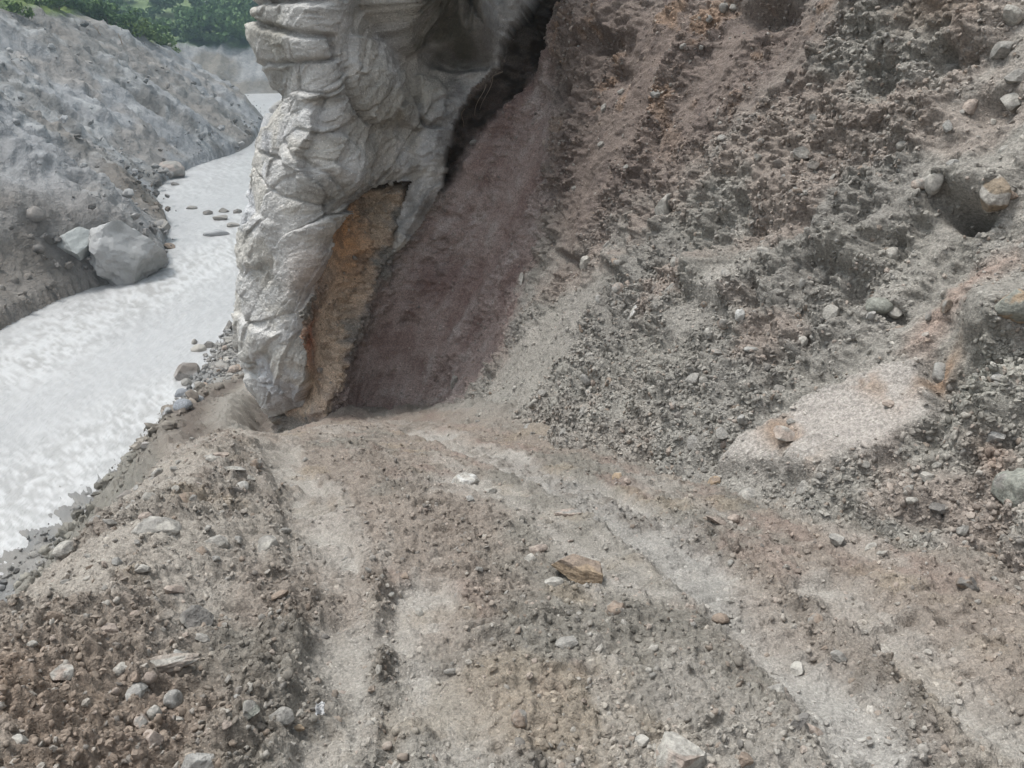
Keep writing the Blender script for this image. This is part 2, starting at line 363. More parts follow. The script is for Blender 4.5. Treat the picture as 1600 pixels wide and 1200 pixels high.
# the outcrop's river-side profile
XN = lambda z: spl([-8, -6, -5, -4, -3.52, -2.83, -2.27, -1.74, -1.23, -.53, .21, .66, 1.1, 1.92, 3, 8], [-4.6, -4.52, -4.47, -4.4, -4.5, -4.56, -4.5, -4.36, -4.17, -4.1, -3.82, -3.58, -3.62, -3.56, -3.4, -2.2], z)
nosew = np.clip((cs - 8.0) / 3.9, 0, 1) * (1 - .6 * sm(13, 16, cs))
shift = (XN(ZZ) + 4.45 + .42) * nosew[:, None]
# belly of the outcrop and the hollow under its roof
belly = .35 * np.exp(-((ZZ + 2.2) / 1.5) ** 2) * (sm(9.2, 10.6, cs) * sm(12.6, 11.2, cs))[:, None]
BX = fx[:, None] + nx[:, None] * run + shift
BY = fy[:, None] + ny[:, None] * run - belly
B = np.stack([BX, BY, ZZ], -1)
BN = normals(B); flip = np.sign(-(BN[..., 0] * nx[:, None] + BN[..., 1] * ny[:, None])); BN *= np.where(flip == 0, 1, flip)[..., None]
mid = np.argmin(np.abs(v - .62))
Smid = np.concatenate([[0], np.cumsum(np.hypot(np.diff(BX[:, mid]), np.diff(BY[:, mid])))])
S = np.repeat(Smid[:, None], len(v), 1).astype(np.float32); E = ZZ.astype(np.float32)
bpx, bpy_, bd = to_px(B)
vis = (bd > .5) & (cs[:, None] < 12.6)
def c_at(px, py):
    k = np.where(vis, (bpx - px) ** 2 + (bpy_ - py) ** 2, 1e12); i = np.argmin(k); return S.flat[i], E.flat[i]
def c_line(pts): return [c_at(*p) for p in pts]
def c_vec(p0, p1):
    a, b = np.array(c_at(*p0)), np.array(c_at(*p1)); return (b - a) / np.linalg.norm(b - a)
Smax = float(S.max())
# zone outlines
edge_px = [(452, 700), (458, 665), (466, 635), (474, 600), (480, 565), (472, 525), (472, 485), (490, 445), (508, 408), (512, 368), (525, 342), (545, 320), (590, 290), (640, 281),
           (634, 305), (622, 345), (614, 380), (612, 402), (626, 390), (646, 366), (668, 335), (688, 290), (700, 230), (706, 205), (720, 165), (737, 130), (770, 100), (795, 55), (826, 4), (838, -30)]
edge_c = c_line(edge_px)
rock_poly = [(Smax + 5, -30), (edge_c[0][0], -30)] + edge_c + [(edge_c[-1][0] - .15, 3.2), (edge_c[-1][0] - .4, 20), (Smax + 5, 20)]
jit = (fbm(B, 3.5, 4, .6, seed=50) - .5)
Sj = S + .10 * (fbm(B, 6, 3, .6, seed=51) - .5); Ej = E + .10 * (fbm(B, 6, 3, .6, seed=52) - .5)
sdr = poly_sd(Sj, Ej, rock_poly)
sdr = np.where(cs[:, None] > 12.4, np.maximum(sdr, .5), sdr)
is_rock = sdr > 0
z_or = poly_sd(Sj, Ej, c_line([(640, 284), (590, 294), (547, 324), (522, 352), (514, 400), (496, 440), (477, 485), (476, 530), (484, 570), (470, 645), (500, 640), (535, 570), (565, 490), (590, 425), (610, 350)]))
z_pu = poly_sd(Sj, Ej, c_line([(705, 215), (690, 290), (640, 380), (600, 440), (555, 540), (490, 655), (600, 660), (700, 640), (780, 560), (825, 430), (850, 330), (862, 200), (862, 100), (850, 20), (790, 100)]))
z_bl = poly_sd(Sj, Ej, c_line([(828, -30), (793, 60), (768, 105), (720, 165), (702, 215), (686, 290), (698, 282), (722, 225), (752, 178), (790, 140), (840, 75), (868, 20), (880, -30)]))
z_br = poly_sd(S, E, c_line([(862, -20), (1330, -20), (1240, 130), (1100, 260), (970, 340), (880, 430), (852, 320), (866, 200)]))
z_to = poly_sd(Sj, Ej, c_line([(1450, 555), (1480, 650), (1385, 720), (1300, 752), (1200, 748), (1110, 748), (1180, 690), (1260, 640), (1340, 590), (1420, 556)]))
z_tr = poly_sd(Sj, Ej, c_line([(1600, 375), (1600, 410), (1500, 490), (1450, 560), (1400, 555), (1440, 500), (1530, 415)]))
def bump(px, py, rx, ry, h, p=1.0):
    s0, e0 = c_at(px, py); s1, _ = c_at(px + rx, py); s2, _ = c_at(px - rx, py); _, e1 = c_at(px, py + ry)
    a = max(abs(s1 - s2) / 2, .05); b = max(abs(e1 - e0), .05)
    return h * np.exp(-(((S - s0) / a) ** 2 + ((E - e0) / b) ** 2) ** p)
# relief -----------------------------------------------------------------------------
D = np.zeros(S.shape, np.float32)
wall = ~is_rock
rk = sm(-.02, .10, sdr)
D += .16 * sm(0, .22, sdr) + .12 * sm(.2, .9, sdr) * sm(9, 11, cs)[:, None]
D -= (.30 * np.exp(-(np.clip(z_bl - .0, -9, 0) / .10) ** 2) + .15 * sm(0, .2, z_bl)) * (~is_rock)       # undercut topsoil below the crust
D -= .20 * sm(-.06, .2, z_or) * (~is_rock)
D -= .10 * sm(-.1, .4, z_pu)
def crack(pts, wd, dp): return -dp * np.exp(-(line_d(Sj, Ej, c_line(pts)) / wd) ** 2)
# outcrop features
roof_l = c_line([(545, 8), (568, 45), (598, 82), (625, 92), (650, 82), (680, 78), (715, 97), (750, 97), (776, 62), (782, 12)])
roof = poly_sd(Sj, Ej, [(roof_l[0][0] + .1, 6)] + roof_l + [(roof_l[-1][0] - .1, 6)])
eb = np.where(roof > -.3, np.clip(E - c_at(620, 92)[1], 0, 3), 0)
D += is_rock * sm(-.01, .05, roof) * (.12 + 1.1 * np.minimum(eb, 1.3))
sl_l = c_line([(682, 15), (705, 48), (740, 82), (764, 94), (776, 60), (768, 25)])
slab2 = poly_sd(Sj, Ej, [(sl_l[0][0] + .05, 6)] + sl_l + [(sl_l[-1][0], 6)])
D += is_rock * .20 * sm(-.01, .05, slab2) - is_rock * bump(672, 62, 32, 22, .35, 1.5) - is_rock * bump(735, 22, 10, 34, .25, 1.5) - is_rock * bump(715, 92, 45, 13, .45, 1.5)
D -= is_rock * bump(715, 110, 60, 30, .32)
D += is_rock * (crack([(501, 4), (503, 20), (507, 60), (510, 90)], .04, .14) + crack([(480, 102), (492, 97), (508, 93)], .03, .08) + bump(455, 50, 55, 60, .08) - bump(450, 165, 38, 35, .16))
Sk = S + .16 * (fbm(B, 4.5, 4, .62, seed=151) - .5); Ek = E + .16 * (fbm(B, 4.5, 4, .62, seed=152) - .5)
def lump(pts, h, w=.05, top=False):
    q = c_line(pts)
    if top: q = q + [(q[-1][0], 6), (q[0][0], 6)]
    k = poly_sd(Sk, Ek, q); return h * sm(-.01, w, k) + .5 * h * sm(0, .35, k)
bq = c_line([(428, 106), (450, 110), (476, 105), (508, 93), (506, 50), (501, 6)])
bk = poly_sd(Sk, Ek, [(bq[0][0] + 3, bq[0][1])] + bq + [(bq[-1][0], 6), (bq[0][0] + 3, 6)]); block = .07 * sm(-.01, .04, bk) + .05 * sm(0, .4, bk)
D += is_rock * (block
    + lump([(532, 50), (527, 100), (530, 140), (545, 170), (562, 190), (585, 182), (602, 152), (592, 110), (572, 62)], .13, .05)
    + lump([(586, 160), (606, 190), (640, 203), (660, 198), (652, 172), (622, 158)], .12, .04)
    + lump([(638, 118), (646, 165), (664, 197), (690, 187), (704, 150), (684, 118)], .14, .04)
    + lump([(500, 200), (480, 250), (488, 300), (515, 312), (545, 285), (552, 240), (530, 205)], .06, .06)
    + lump([(395, 300), (385, 380), (410, 430), (450, 420), (470, 350), (440, 290)], .07, .08)
    + lump([(380, 450), (385, 540), (420, 570), (455, 520), (440, 450)], .07, .06) + lump([(405, 580), (410, 670), (450, 665), (462, 610), (440, 570)], .07, .06))
D -= is_rock * (bump(600, 200, 40, 10, .06) + bump(540, 90, 14, 50, .05))
D += is_rock * (crack([(375, 420), (400, 470), (440, 500), (462, 560)], .018, .06) + crack([(420, 250), (450, 290), (500, 320), (512, 360)], .018, .05) + crack([(430, 120), (440, 170), (470, 215), (480, 260)], .02, .06))
D += is_rock * (bump(470, 330, 80, 90, .08) + bump(440, 500, 60, 70, .06) - bump(420, 200, 30, 40, .12) + bump(530, 270, 30, 40, .10) + bump(430, 620, 40, 50, .12))
D += is_rock * (crack([(395, 520), (415, 545), (430, 565)], .02, .06) + crack([(528, 135), (540, 165), (556, 188)], .025, .10) + crack([(640, 165), (655, 195), (690, 200)], .03, .10)
                + crack([(425, 555), (450, 590), (462, 620)], .02, .05) + crack([(480, 230), (500, 265), (520, 300)], .03, .06) + crack([(605, 10), (640, 50), (700, 40)], .03, .12) + crack([(712, 0), (740, 30), (765, 60)], .03, .14))
wp = (np.stack([fbm(B, 1.1, 2, seed=65), fbm(B, 1.1, 2, seed=66), fbm(B, 1.1, 2, seed=67)], -1) - .5) * .22
rp = B + wp
dg = np.stack([BX + .35 * ZZ, BY + .2 * ZZ, ZZ * .38], -1) + wp * .6      # bedding runs down to the river
D += is_rock * (.15 * (fbm(rp, .8, 2, .5, seed=61) - .5) + .05 * (fbm(dg, 1.3, 3, .5, seed=62, ridged=True) - .6) + .03 * (fbm(rp, 3.4, 4, .55, seed=63) - .5) + .03 * (fbm(rp, 9, 3, .6, seed=68) - .5) + .03 * (fbm(B, 30, 3, .6, seed=64) - .5))
SL = np.concatenate([np.zeros((1, BX.shape[1])), np.cumsum(np.hypot(np.diff(BX, axis=0), np.diff(BY, axis=0)), 0)], 0)
SL = SL - SL[np.argmin(np.abs(cs - 12))][None, :]                                            # true width along the face at each height
SE0 = np.stack([SL * 1.1 + .35 * ZZ, ZZ * .62 - .2 * SL], -1) + .10 * np.stack([fbm(B, 2.4, 3, .6, seed=165) - .5, fbm(B, 2.4, 3, .6, seed=166) - .5], -1)
for fr_, am_, sd_ in ((1.05, .125, 41), (2.6, .055, 42), (6.5, .026, 43)):                    # broken planes
    H, jn_ = facets(SE0 + sd_, fr_, sd_)
    D += is_rock * am_ * H * (1 if fr_ < 5 else sm(.4, .6, vn(B, 1.5, 3))) - is_rock * .3 * am_ * sm(.04, .0, jn_) * sm(.4, .6, vn(B, 1.2, sd_))
crust = is_rock * sm(.45, .1, sdr) * sm(420, 300, bpy_)               # gravelly mud plaster along the lip
SE = np.stack([S, E], -1)
CX = np.stack([SL, ZZ], -1); D += crust * (.04 * clods(CX, 11, .5, 9) + .025 * clods(CX, 24, .5, 10))
# earth bank
dirp = c_vec((620, 560), (800, 210))
along = S * dirp[0] + E * dirp[1]; across = -S * dirp[1] + E * dirp[0]
ac2 = across + .35 * (fbm(B, 1.3, 3, .6, seed=69) - .5)
streak = .7 * (fbm(np.stack([along * .3, ac2 * 1.5, ac2 * 0], -1), 3.2, 4, .65, seed=70) - .5) + .45 * (fbm(B, 5, 3, .6, seed=68) - .5)
pu = sm(-.35, .3, z_pu + .7 * jit) * wall; tong = sm(-.05, .12, z_to) * wall
scr = wall * sm(.46, .60, fbm(np.stack([along * .3, across * 1.3, along * 0], -1), 1.1, 3, .55, seed=77))
rw = wall * (1 - .3 * pu) * (1 - .78 * scr) * (1 - .85 * tong * np.clip(.25 + 1.2 * bump(1390, 660, 95, 70, 1.0, 1.5), 0, 1))
D += wall * (.42 * (fbm(B, .55, 3, .5, seed=71) - .5))
bw3 = B + (np.stack([fbm(B, 2.2, 2, seed=171), fbm(B, 2.2, 2, seed=172), fbm(B, 2.2, 2, seed=173)], -1) - .5) * .12
D += rw * (.38 * (fbm(bw3, 1.6, 3, .5, seed=72) - .5) + .24 * (fbm(bw3, 4.2, 3, .55, seed=73, ridged=True) - .55) + .13 * (fbm(bw3, 14, 3, .6, seed=74) - .5))
hol = sm(.62, .74, fbm(bw3, 3.0, 3, .5, seed=174)); D -= rw * .07 * hol
D += wall * (.03 * streak + .05 * streak * pu + .06 * streak * scr) + wall * .018 * (fbm(B, 40, 2, .6, seed=75) - .5)
wob2 = .05 * (fbm(B, 7, 2, seed=76) - .5)[..., None]
D += rw * (.11 * clods(SE + wob2, 2.6, .24, 4) + .065 * clods(SE + wob2, 6.5, .36, 5) + .05 * clods(SE + wob2, 13, .42, 6) + .026 * clods(SE, 28, .5, 7))
D += .13 * sm(-.03, .06, z_to) * wall + .05 * sm(-.08, .1, z_tr) * wall
# holes and sockets in the bank
for (px, py, rx, ry, h) in [(1524, 348, 36, 20, .42), (1495, 325, 30, 20, .1), (1190, 20, 45, 22, .35), (890, 152, 16, 12, .25), (960, 75, 26, 18, .14), (1180, 470, 26, 26, .14), (1140, 495, 16, 24, .16), (1300, 440, 60, 26, .12),
                            (975, 435, 28, 16, .12), (885, 405, 20, 10, .15), (1400, 500, 22, 12, .16), (1240, 585, 18, 14, .12), (970, 125, 20, 18, .12), (1500, 100, 50, 20, .12), (1395, 130, 30, 40, .12), (1555, 180, 40, 26, .14)]:
    D -= wall * bump(px, py, rx, ry, h, 1.6)
for (px, py, rx, ry, h) in [(1530, 305, 60, 30, .22), (975, 415, 30, 20, .18), (1110, 440, 70, 40, .2), (1330, 400, 60, 40, .16), (900, 60, 40, 60, .25), (960, 40, 60, 40, .2), (1050, 500, 80, 50, .12), (1560, 500, 60, 60, .3), (1240, 300, 70, 50, .18), (1450, 200, 60, 40, .2), (1330, 180, 50, 60, .18), (1560, 640, 60, 80, .25)]:
    D += wall * bump(px, py, rx, ry, h, 1.3)
D += wall * (crack([(1452, 560), (1462, 600), (1480, 650)], .035, .10) + crack([(866, 60), (866, 130), (872, 200), (868, 270)], .04, .10))
CP = B + BN * D[..., None]
CN = normals(CP); CN *= np.sign(np.sum(CN * BN, -1, keepdims=True) + 1e-9)
# colours of the cliff ---------------------------------------------------------------
k1 = fbm(B, .8, 4, seed=80); k2 = fbm(B, 2.4, 4, .6, seed=83); k3 = fbm(B, 7, 3, .6, seed=86)
c = np.empty(S.shape + (3,), np.float32); c[:] = (.235, .222, .197)
c = mixc(c, (.21, .198, .178), sm(.48, .6, k1)); c = mixc(c, (.31, .29, .26), sm(.55, .68, k2) * .7); c = mixc(c, (.25, .205, .175), sm(.52, .64, fbm(B, 1.2, 3, seed=88)) * .7)
c = mixc(c, (.3, .28, .25), scr * (.3 + .7 * sm(-.05, .15, streak)) * .8)
c = mixc(c, (.17, .133, .114), sm(-.5, .5, z_br) * .88); c = mixc(c, (.25, .172, .12), sm(-.1, .3, z_br) * sm(.55, .66, k2) * sm(300, 100, bpy_) * .8)
c = mixc(c, (.13, .105, .095), sm(-.4, .4, z_br) * sm(.52, .64, k3) * .5)
foot = sm(1.0, .25, ETA) * sm(3, 6, cs)[:, None]
c = mixc(c, (.27, .257, .23), foot * .7)
c = mixc(c, (.32, .25, .226), pu * .9); c = mixc(c, (.38, .325, .30), pu * sm(.02, .2, streak)); c = mixc(c, (.235, .168, .15), pu * sm(.0, -.16, streak) * .8)
c = mixc(c, (.16, .095, .085), pu * bump(690, 440, 50, 40, 1.0) * .6)
orr = sm(-.16, .14, z_or + .9 * jit) * wall
c = mixc(c, (.58, .46, .35), orr * .95); c = mixc(c, (.58, .33, .17), orr * np.clip(bump(545, 345, 28, 50, 1.0) + bump(560, 400, 26, 50, .6), 0, 1)); c = mixc(c, (.30, .11, .06), orr * bump(490, 530, 18, 55, 1.0)); c = mixc(c, (.42, .30, .24), orr * bump(505, 440, 22, 35, .9))
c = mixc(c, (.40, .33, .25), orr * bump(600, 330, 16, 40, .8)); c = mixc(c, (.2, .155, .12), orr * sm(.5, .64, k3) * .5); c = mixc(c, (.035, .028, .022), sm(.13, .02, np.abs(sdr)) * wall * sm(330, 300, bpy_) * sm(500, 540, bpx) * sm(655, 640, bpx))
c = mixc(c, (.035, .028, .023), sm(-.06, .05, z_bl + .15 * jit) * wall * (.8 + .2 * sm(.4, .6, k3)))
c = mixc(c, (.36, .33, .3), tong * .92); c = mixc(c, (.26, .19, .14), tong * sm(.42, .56, k3) * np.clip(bump(1230, 690, 110, 40, 1.0) + bump(1350, 600, 80, 22, .8), 0, 1)); c = mixc(c, (.31, .235, .195), sm(-.05, .1, z_tr) * wall * .8); c = mixc(c, (.25, .16, .10), wall * bump(1465, 580, 12, 60, .8))
c = mixc(c, (.215, .15, .115), wall * bump(1560, 720, 50, 30, .7)); c = mixc(c, (.20, .14, .10), wall * bump(1480, 20, 70, 40, .6)); c = mixc(c, (.2, .2, .17), wall * bump(1560, 600, 60, 80, .6))
r = np.empty(S.shape + (3,), np.float32); r[:] = (.56, .55, .53)
r = mixc(r, (.49, .495, .505), sm(.48, .62, k1)); r = mixc(r, (.54, .515, .465), sm(.5, .62, fbm(rp, 1.6, 4, seed=90)) * .8); r = mixc(r, (.32, .31, .285), sm(.58, .7, k2) * .6)
r = mixc(r, (.19, .18, .145), bump(450, 165, 40, 40, .9) + bump(470, 60, 24, 60, .5)); r = mixc(r, (.165, .16, .135), sm(-.02, .12, roof) * (.7 + .3 * sm(.4, .6, k2))); r = mixc(r, (.27, .262, .24), sm(-.02, .1, slab2) * .7); r = mixc(r, (.30, .28, .23), bump(630, 165, 80, 50, .6))  # roof zone: overhang shade painted in with the olive-grey rock colour
r = mixc(r, (.26, .25, .235), crust * .8 * sm(.35, .6, k2)); r = mixc(r, (.44, .36, .31), bump(490, 430, 22, 50, .8)); r = mixc(r, (.58, .57, .54), bump(430, 620, 50, 80, .95))
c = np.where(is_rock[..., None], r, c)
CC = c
nu, nv = S.shape
Fa = grid_faces(nu, nv); fm = is_rock.ravel()[Fa].sum(1) >= 2
Vc = CP.reshape(-1, 3); Cc = CC.reshape(-1, 3)
n0 = np.cross(Vc[Fa[:, 1]] - Vc[Fa[:, 0]], Vc[Fa[:, 3]] - Vc[Fa[:, 0]]); bn0 = BN.reshape(-1, 3)[Fa[:, 0]]
if np.sum(n0 * bn0) < 0: Fa = Fa[:, ::-1]
v1, f1, c1 = compact(Vc, Fa[~fm], Cc); v2, f2, c2 = compact(Vc, Fa[fm], Cc)
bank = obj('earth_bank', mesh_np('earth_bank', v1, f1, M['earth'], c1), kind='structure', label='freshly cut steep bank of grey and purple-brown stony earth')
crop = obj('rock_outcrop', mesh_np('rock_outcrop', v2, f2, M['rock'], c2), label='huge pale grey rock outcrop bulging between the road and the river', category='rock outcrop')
print('cliff', round(time.time() - T0, 1))

# ================================================================= RIVER
rr_ = 12 * (300 / 12) ** np.linspace(0, 1, 300); tt = np.linspace(-58, 4, 330)
A, Q = np.meshgrid(R(1) * tt, rr_, indexing='ij'); WX = Q * np.sin(A); WY = Q * np.cos(A)
flow = np.stack([(WX * .93 - WY * .36), (WY * .93 + WX * .36) * .3, WX * 0], -1)
W3 = np.stack([WX, WY, WX * 0], -1)
rap1 = [on_plane(px, py, WATER)[:2] for px, py in [(-150, 640), (0, 580), (110, 510), (230, 455), (330, 405), (400, 370), (430, 330)]]
rap2 = [on_plane(px, py, WATER)[:2] for px, py in [(-60, 860), (30, 780), (100, 720), (180, 670), (260, 620)]]
rap3 = [on_plane(px, py, WATER)[:2] for px, py in [(290, 300), (340, 270), (400, 250)]]
tur = np.exp(-(line_d(WX, WY, rap1) / 3.2) ** 2) + .75 * np.exp(-(line_d(WX, WY, rap2) / 2.6) ** 2) + .5 * np.exp(-(line_d(WX, WY, rap3) / 5) ** 2)
tur = np.clip(tur * (.5 + fbm(flow, .25, 3, seed=101)), 0, 1.3)
h1 = fbm(flow, 1.5, 4, .6, seed=102, ridged=True) - .5; h2 = fbm(flow, 5, 3, .55, seed=105) - .5; h0 = fbm(flow, .22, 2, seed=107) - .5
wz = WATER + .08 * h0 + (.10 + .4 * tur) * h1 * .5 + (.04 + .2 * tur) * h2 * .5
hr = fbm(flow, 6.5, 3, .6, seed=115, ridged=True)
foam = np.clip((.3 + .9 * tur) * sm(.6, .9, hr + .25 * h1) + .35 * tur * sm(.1, .28, h1 + .5 * h2), 0, 1)
wc = np.empty(WX.shape + (3,), np.float32); wc[:] = (.40, .40, .40)
wc = mixc(wc, (.37, .37, .37), sm(.45, .62, fbm(flow, .3, 3, seed=111))); wc = mixc(wc, (.33, .32, .30), tur * .5); wc = mixc(wc, (.53, .53, .527), foam)
m = bpy.data.materials.new('silty_water'); m.use_nodes = True; N = m.node_tree.nodes; L = m.node_tree.links; bs = N['Principled BSDF']
at = N.new('ShaderNodeAttribute'); at.attribute_name = 'tint'; L.new(at.outputs['Color'], bs.inputs['Base Color']); bs.inputs['Roughness'].default_value = .28; bs.inputs['IOR'].default_value = 1.33
ge = N.new('ShaderNodeNewGeometry'); nz = N.new('ShaderNodeTexNoise'); nz.inputs['Scale'].default_value = 2.6; nz.inputs['Detail'].default_value = 6; nz.inputs['Roughness'].default_value = .65
mp = N.new('ShaderNodeMapping'); mp.inputs['Rotation'].default_value = (0, 0, R(21)); mp.inputs['Scale'].default_value = (1, .4, 1); L.new(ge.outputs['Position'], mp.inputs[0]); L.new(mp.outputs[0], nz.inputs['Vector'])
bp = N.new('ShaderNodeBump'); bp.inputs['Strength'].default_value = .6; bp.inputs['Distance'].default_value = .25; L.new(nz.outputs['Fac'], bp.inputs['Height']); L.new(bp.outputs[0], bs.inputs['Normal'])
M['water'] = m
obj('river', mesh_np('river', np.stack([WX, WY, wz], -1).reshape(-1, 3), grid_faces(*WX.shape)[:, ::-1], m, wc.reshape(-1, 3)), kind='structure', label='fast silty grey-white river')

# ================================================================= FAR LEFT BANK
def shore_x(y): return spl([0, 30, 41, 48, 53, 58, 64, 80, 94, 111, 130, 145, 152, 160, 175, 200], [-31, -29.5, -29, -28, -25, -27, -29, -36.8, -39, -37.7, -41, -45, -50, -60, -85, -140], y)
def terr_h(y): return spl([0, 60, 100, 125, 140, 150, 156, 165, 175, 220], [24, 21, 18, 17, 13.5, 11, 7, 2, -1, -2], y)
def left_z(x, y):
    d = shore_x(y) - x
    a = d * .68; b = terr_h(y) + np.maximum(d - 22, 0) * .16
    k = 1.2
    return WATER + np.where(d < 0, d * .5, -np.log(np.exp(-np.clip(a, -60, 60) / k) + np.exp(-np.clip(b, -60, 60) / k)) * k + .8)
qr = 30 * (330 / 30) ** np.linspace(0, 1, 380); qt = np.linspace(-52, -13, 380)
A, Q = np.meshgrid(R(1) * qt, qr, indexing='ij'); LX = Q * np.sin(A); LY = Q * np.cos(A)
LX = LX; d_ = shore_x(LY) - LX
LZ = left_z(LX, LY); LP = np.stack([LX, LY, LZ], -1)
gul = np.stack([(LX * .25 + LZ * .3), LY, LZ * .3], -1)
on = sm(-1, 3, d_)
face = sm(1, 5, d_) * sm(terr_h(LY) + 2, terr_h(LY) - 3, LZ - WATER)
dl = on * (4.2 * (fbm(gul, .08, 3, .5, seed=120) - .5) + 3.6 * (fbm(gul * [1, 1, .6] + LP * .3, .2, 4, .55, seed=121, ridged=True) - .55) * (.4 + .6 * face) + .8 * (fbm(LP, .8, 4, .6, seed=123, ridged=True) - .5))
L2d = np.stack([LY, LZ * 1.4], -1)
dl += on * face * (.5 * clods(L2d, .35, .2, 31) + .35 * clods(L2d, .9, .25, 32))
LN = normals(LP); LN *= np.sign(LN[..., 2:3] + 1e-9)
LF = LP + LN * dl[..., None]
q1 = fbm(gul, .12, 4, .55, seed=130); q2 = fbm(LP, .5, 4, .6, seed=131)
c = np.empty(LX.shape + (3,), np.float32); c[:] = (.235, .238, .242)
c = mixc(c, (.16, .155, .147), sm(.46, .6, q1)); c = mixc(c, (.32, .325, .325), sm(.54, .66, q2) * .7); c = mixc(c, (.22, .2, .18), sm(.56, .7, fbm(LP, .16, 3, seed=133)) * .7)
c = mixc(c, (.155, .13, .105), sm(62, 50, LY) * sm(9, 3, d_) * .5 + sm(58, 66, LY) * sm(74, 66, LY) * sm(9, 2, d_) * .8)
veg = sm(terr_h(LY) - 1.8, terr_h(LY) - .2, LZ - WATER + 1.6 * (q2 - .5)) * sm(14, 20, d_)
c = mixc(c, (.075, .115, .035), veg); c = mixc(c, (.13, .17, .05), veg * sm(.5, .6, q2))
obj('far_hillside', mesh_np('far_hillside', LF.reshape(-1, 3), grid_faces(*LX.shape)[:, ::-1], M['far'], c.reshape(-1, 3)), kind='structure', label='bare grey eroded river bank across the water')
LCv = c
# ---- mountain side behind the bend
mr_ = np.concatenate([np.linspace(170, 270, 110), 270 * (1500 / 270) ** np.linspace(0, 1, 90)[1:]]); mt = np.concatenate([np.linspace(-60, -24, 40)[:-1], np.linspace(-24, -12, 130), np.linspace(-12, 40, 40)[1:]])
A, Q = np.meshgrid(R(1) * mt, mr_, indexing='ij'); MX = Q * np.sin(A); MY = Q * np.cos(A)
MP = np.stack([MX, MY, MX * 0], -1)
foot_y = 206 + (MX + 67) * .35 + 6 * (fbm(MP, .03, 3, seed=140) - .5)
dm = MY - foot_y
hz = np.where(dm < 16, dm * .62, 9.9 + (dm - 16) * .16 + np.maximum(dm - 120, 0) * .22)
MZ = WATER + np.where(dm < 0, dm * .4, hz) + sm(30, 250, dm) * 60 * (fbm(MP, .006, 4, seed=141) - .5) + 3 * (fbm(MP, .06, 3, seed=142) - .5) * sm(0, 10, dm) + 4.5 * (fbm(np.stack([MX, MY * .3, MX * 0], -1), .16, 4, .6, seed=143, ridged=True) - .55) * sm(0, 6, dm) * sm(40, 20, dm)
MF = np.stack([MX, MY, MZ], -1)
p1 = fbm(MF, .03, 4, .6, seed=145)
c = np.empty(MX.shape + (3,), np.float32); c[:] = (.25, .25, .25)
c = mixc(c, (.19, .175, .155), sm(.5, .62, fbm(MF, .1, 3, seed=146)))
vg = sm(14, 19, dm + 8 * (p1 - .5))
c = mixc(c, (.07, .115, .05), vg); c = mixc(c, (.13, .175, .075), vg * sm(.48, .56, p1))
obj('mountain', mesh_np('mountain', MF.reshape(-1, 3), grid_faces(*MX.shape)[:, ::-1], M['far'], c.reshape(-1, 3)), kind='structure', label='green wooded mountainside behind the river bend')
print('far', round(time.time() - T0, 1))

# ================================================================= STONES
def ico(sub):
    t = (1 + 5 ** .5) / 2
    Vv = [(-1, t, 0), (1, t, 0), (-1, -t, 0), (1, -t, 0), (0, -1, t), (0, 1, t), (0, -1, -t), (0, 1, -t), (t, 0, -1), (t, 0, 1), (-t, 0, -1), (-t, 0, 1)]
    Ff = [(0, 11, 5), (0, 5, 1), (0, 1, 7), (0, 7, 10), (0, 10, 11), (1, 5, 9), (5, 11, 4), (11, 10, 2), (10, 7, 6), (7, 1, 8), (3, 9, 4), (3, 4, 2), (3, 2, 6), (3, 6, 8), (3, 8, 9), (4, 9, 5), (2, 4, 11), (6, 2, 10), (8, 6, 7), (9, 8, 1)]
    Vv = [np.array(p) / np.linalg.norm(p) for p in Vv]
    for _ in range(sub):
        mp_, nf = {}, []
        def mid_(a, b):
            k = (min(a, b), max(a, b))
            if k not in mp_:
                p = Vv[a] + Vv[b]; Vv.append(p / np.linalg.norm(p)); mp_[k] = len(Vv) - 1
            return mp_[k]
        for a, b, c_ in Ff:
            x, y, z = mid_(a, b), mid_(b, c_), mid_(c_, a); nf += [(a, x, z), (b, y, x), (c_, z, y), (x, y, z)]
        Ff = nf
    return np.array(Vv), np.array(Ff)
ICO = {k: ico(k) for k in (1, 2, 3, 4)}
def stone_mesh(name, sub, seed, color, angular=.6, mat=None, col2=None, bands=False, rough=.05):
    g = np.random.default_rng(seed); Vv, Ff = ICO[sub]; p = Vv.copy()
    for _ in range(9 if angular > .7 else int(6 + angular * 10)):                          # broken faces
        n = g.normal(size=3); n /= np.linalg.norm(n); h = g.uniform(.45, .75) if angular > .7 else g.uniform(.52, .9) if angular > .4 else g.uniform(.6, .95)
        dd = p @ n; p = p - np.outer(np.maximum(dd - h, 0) * (.97 if angular > .4 else .8), n)
    q = p + seed * 3.1
    p = p * (1 + .28 * (fbm(q, .9, 2, seed=seed % 17) - .5) + rough * 2.2 * (fbm(q, 3.2, 3, .6, seed=seed % 13) - .5))[:, None]
    lo_, hi_ = p.min(0), p.max(0); p = (p - (lo_ + hi_) / 2) / ((hi_ - lo_) / 2)
    cl_ = np.empty_like(p, dtype=np.float32); cl_[:] = color
    if col2 is not None:
        t_ = sm(.46, .58, fbm(q, 1.3, 3, seed=seed % 11)) if not bands else sm(-.2, .2, np.sin(p[:, 2] * 6 + 2 * fbm(q, 1.2, 2)))
        cl_ = mixc(cl_, col2, t_)
    return mesh_np(name, p, Ff, mat or M['stone'], cl_, smooth=angular < .45)
bpy.context.view_layer.update(); DG = bpy.context.evaluated_depsgraph_get()
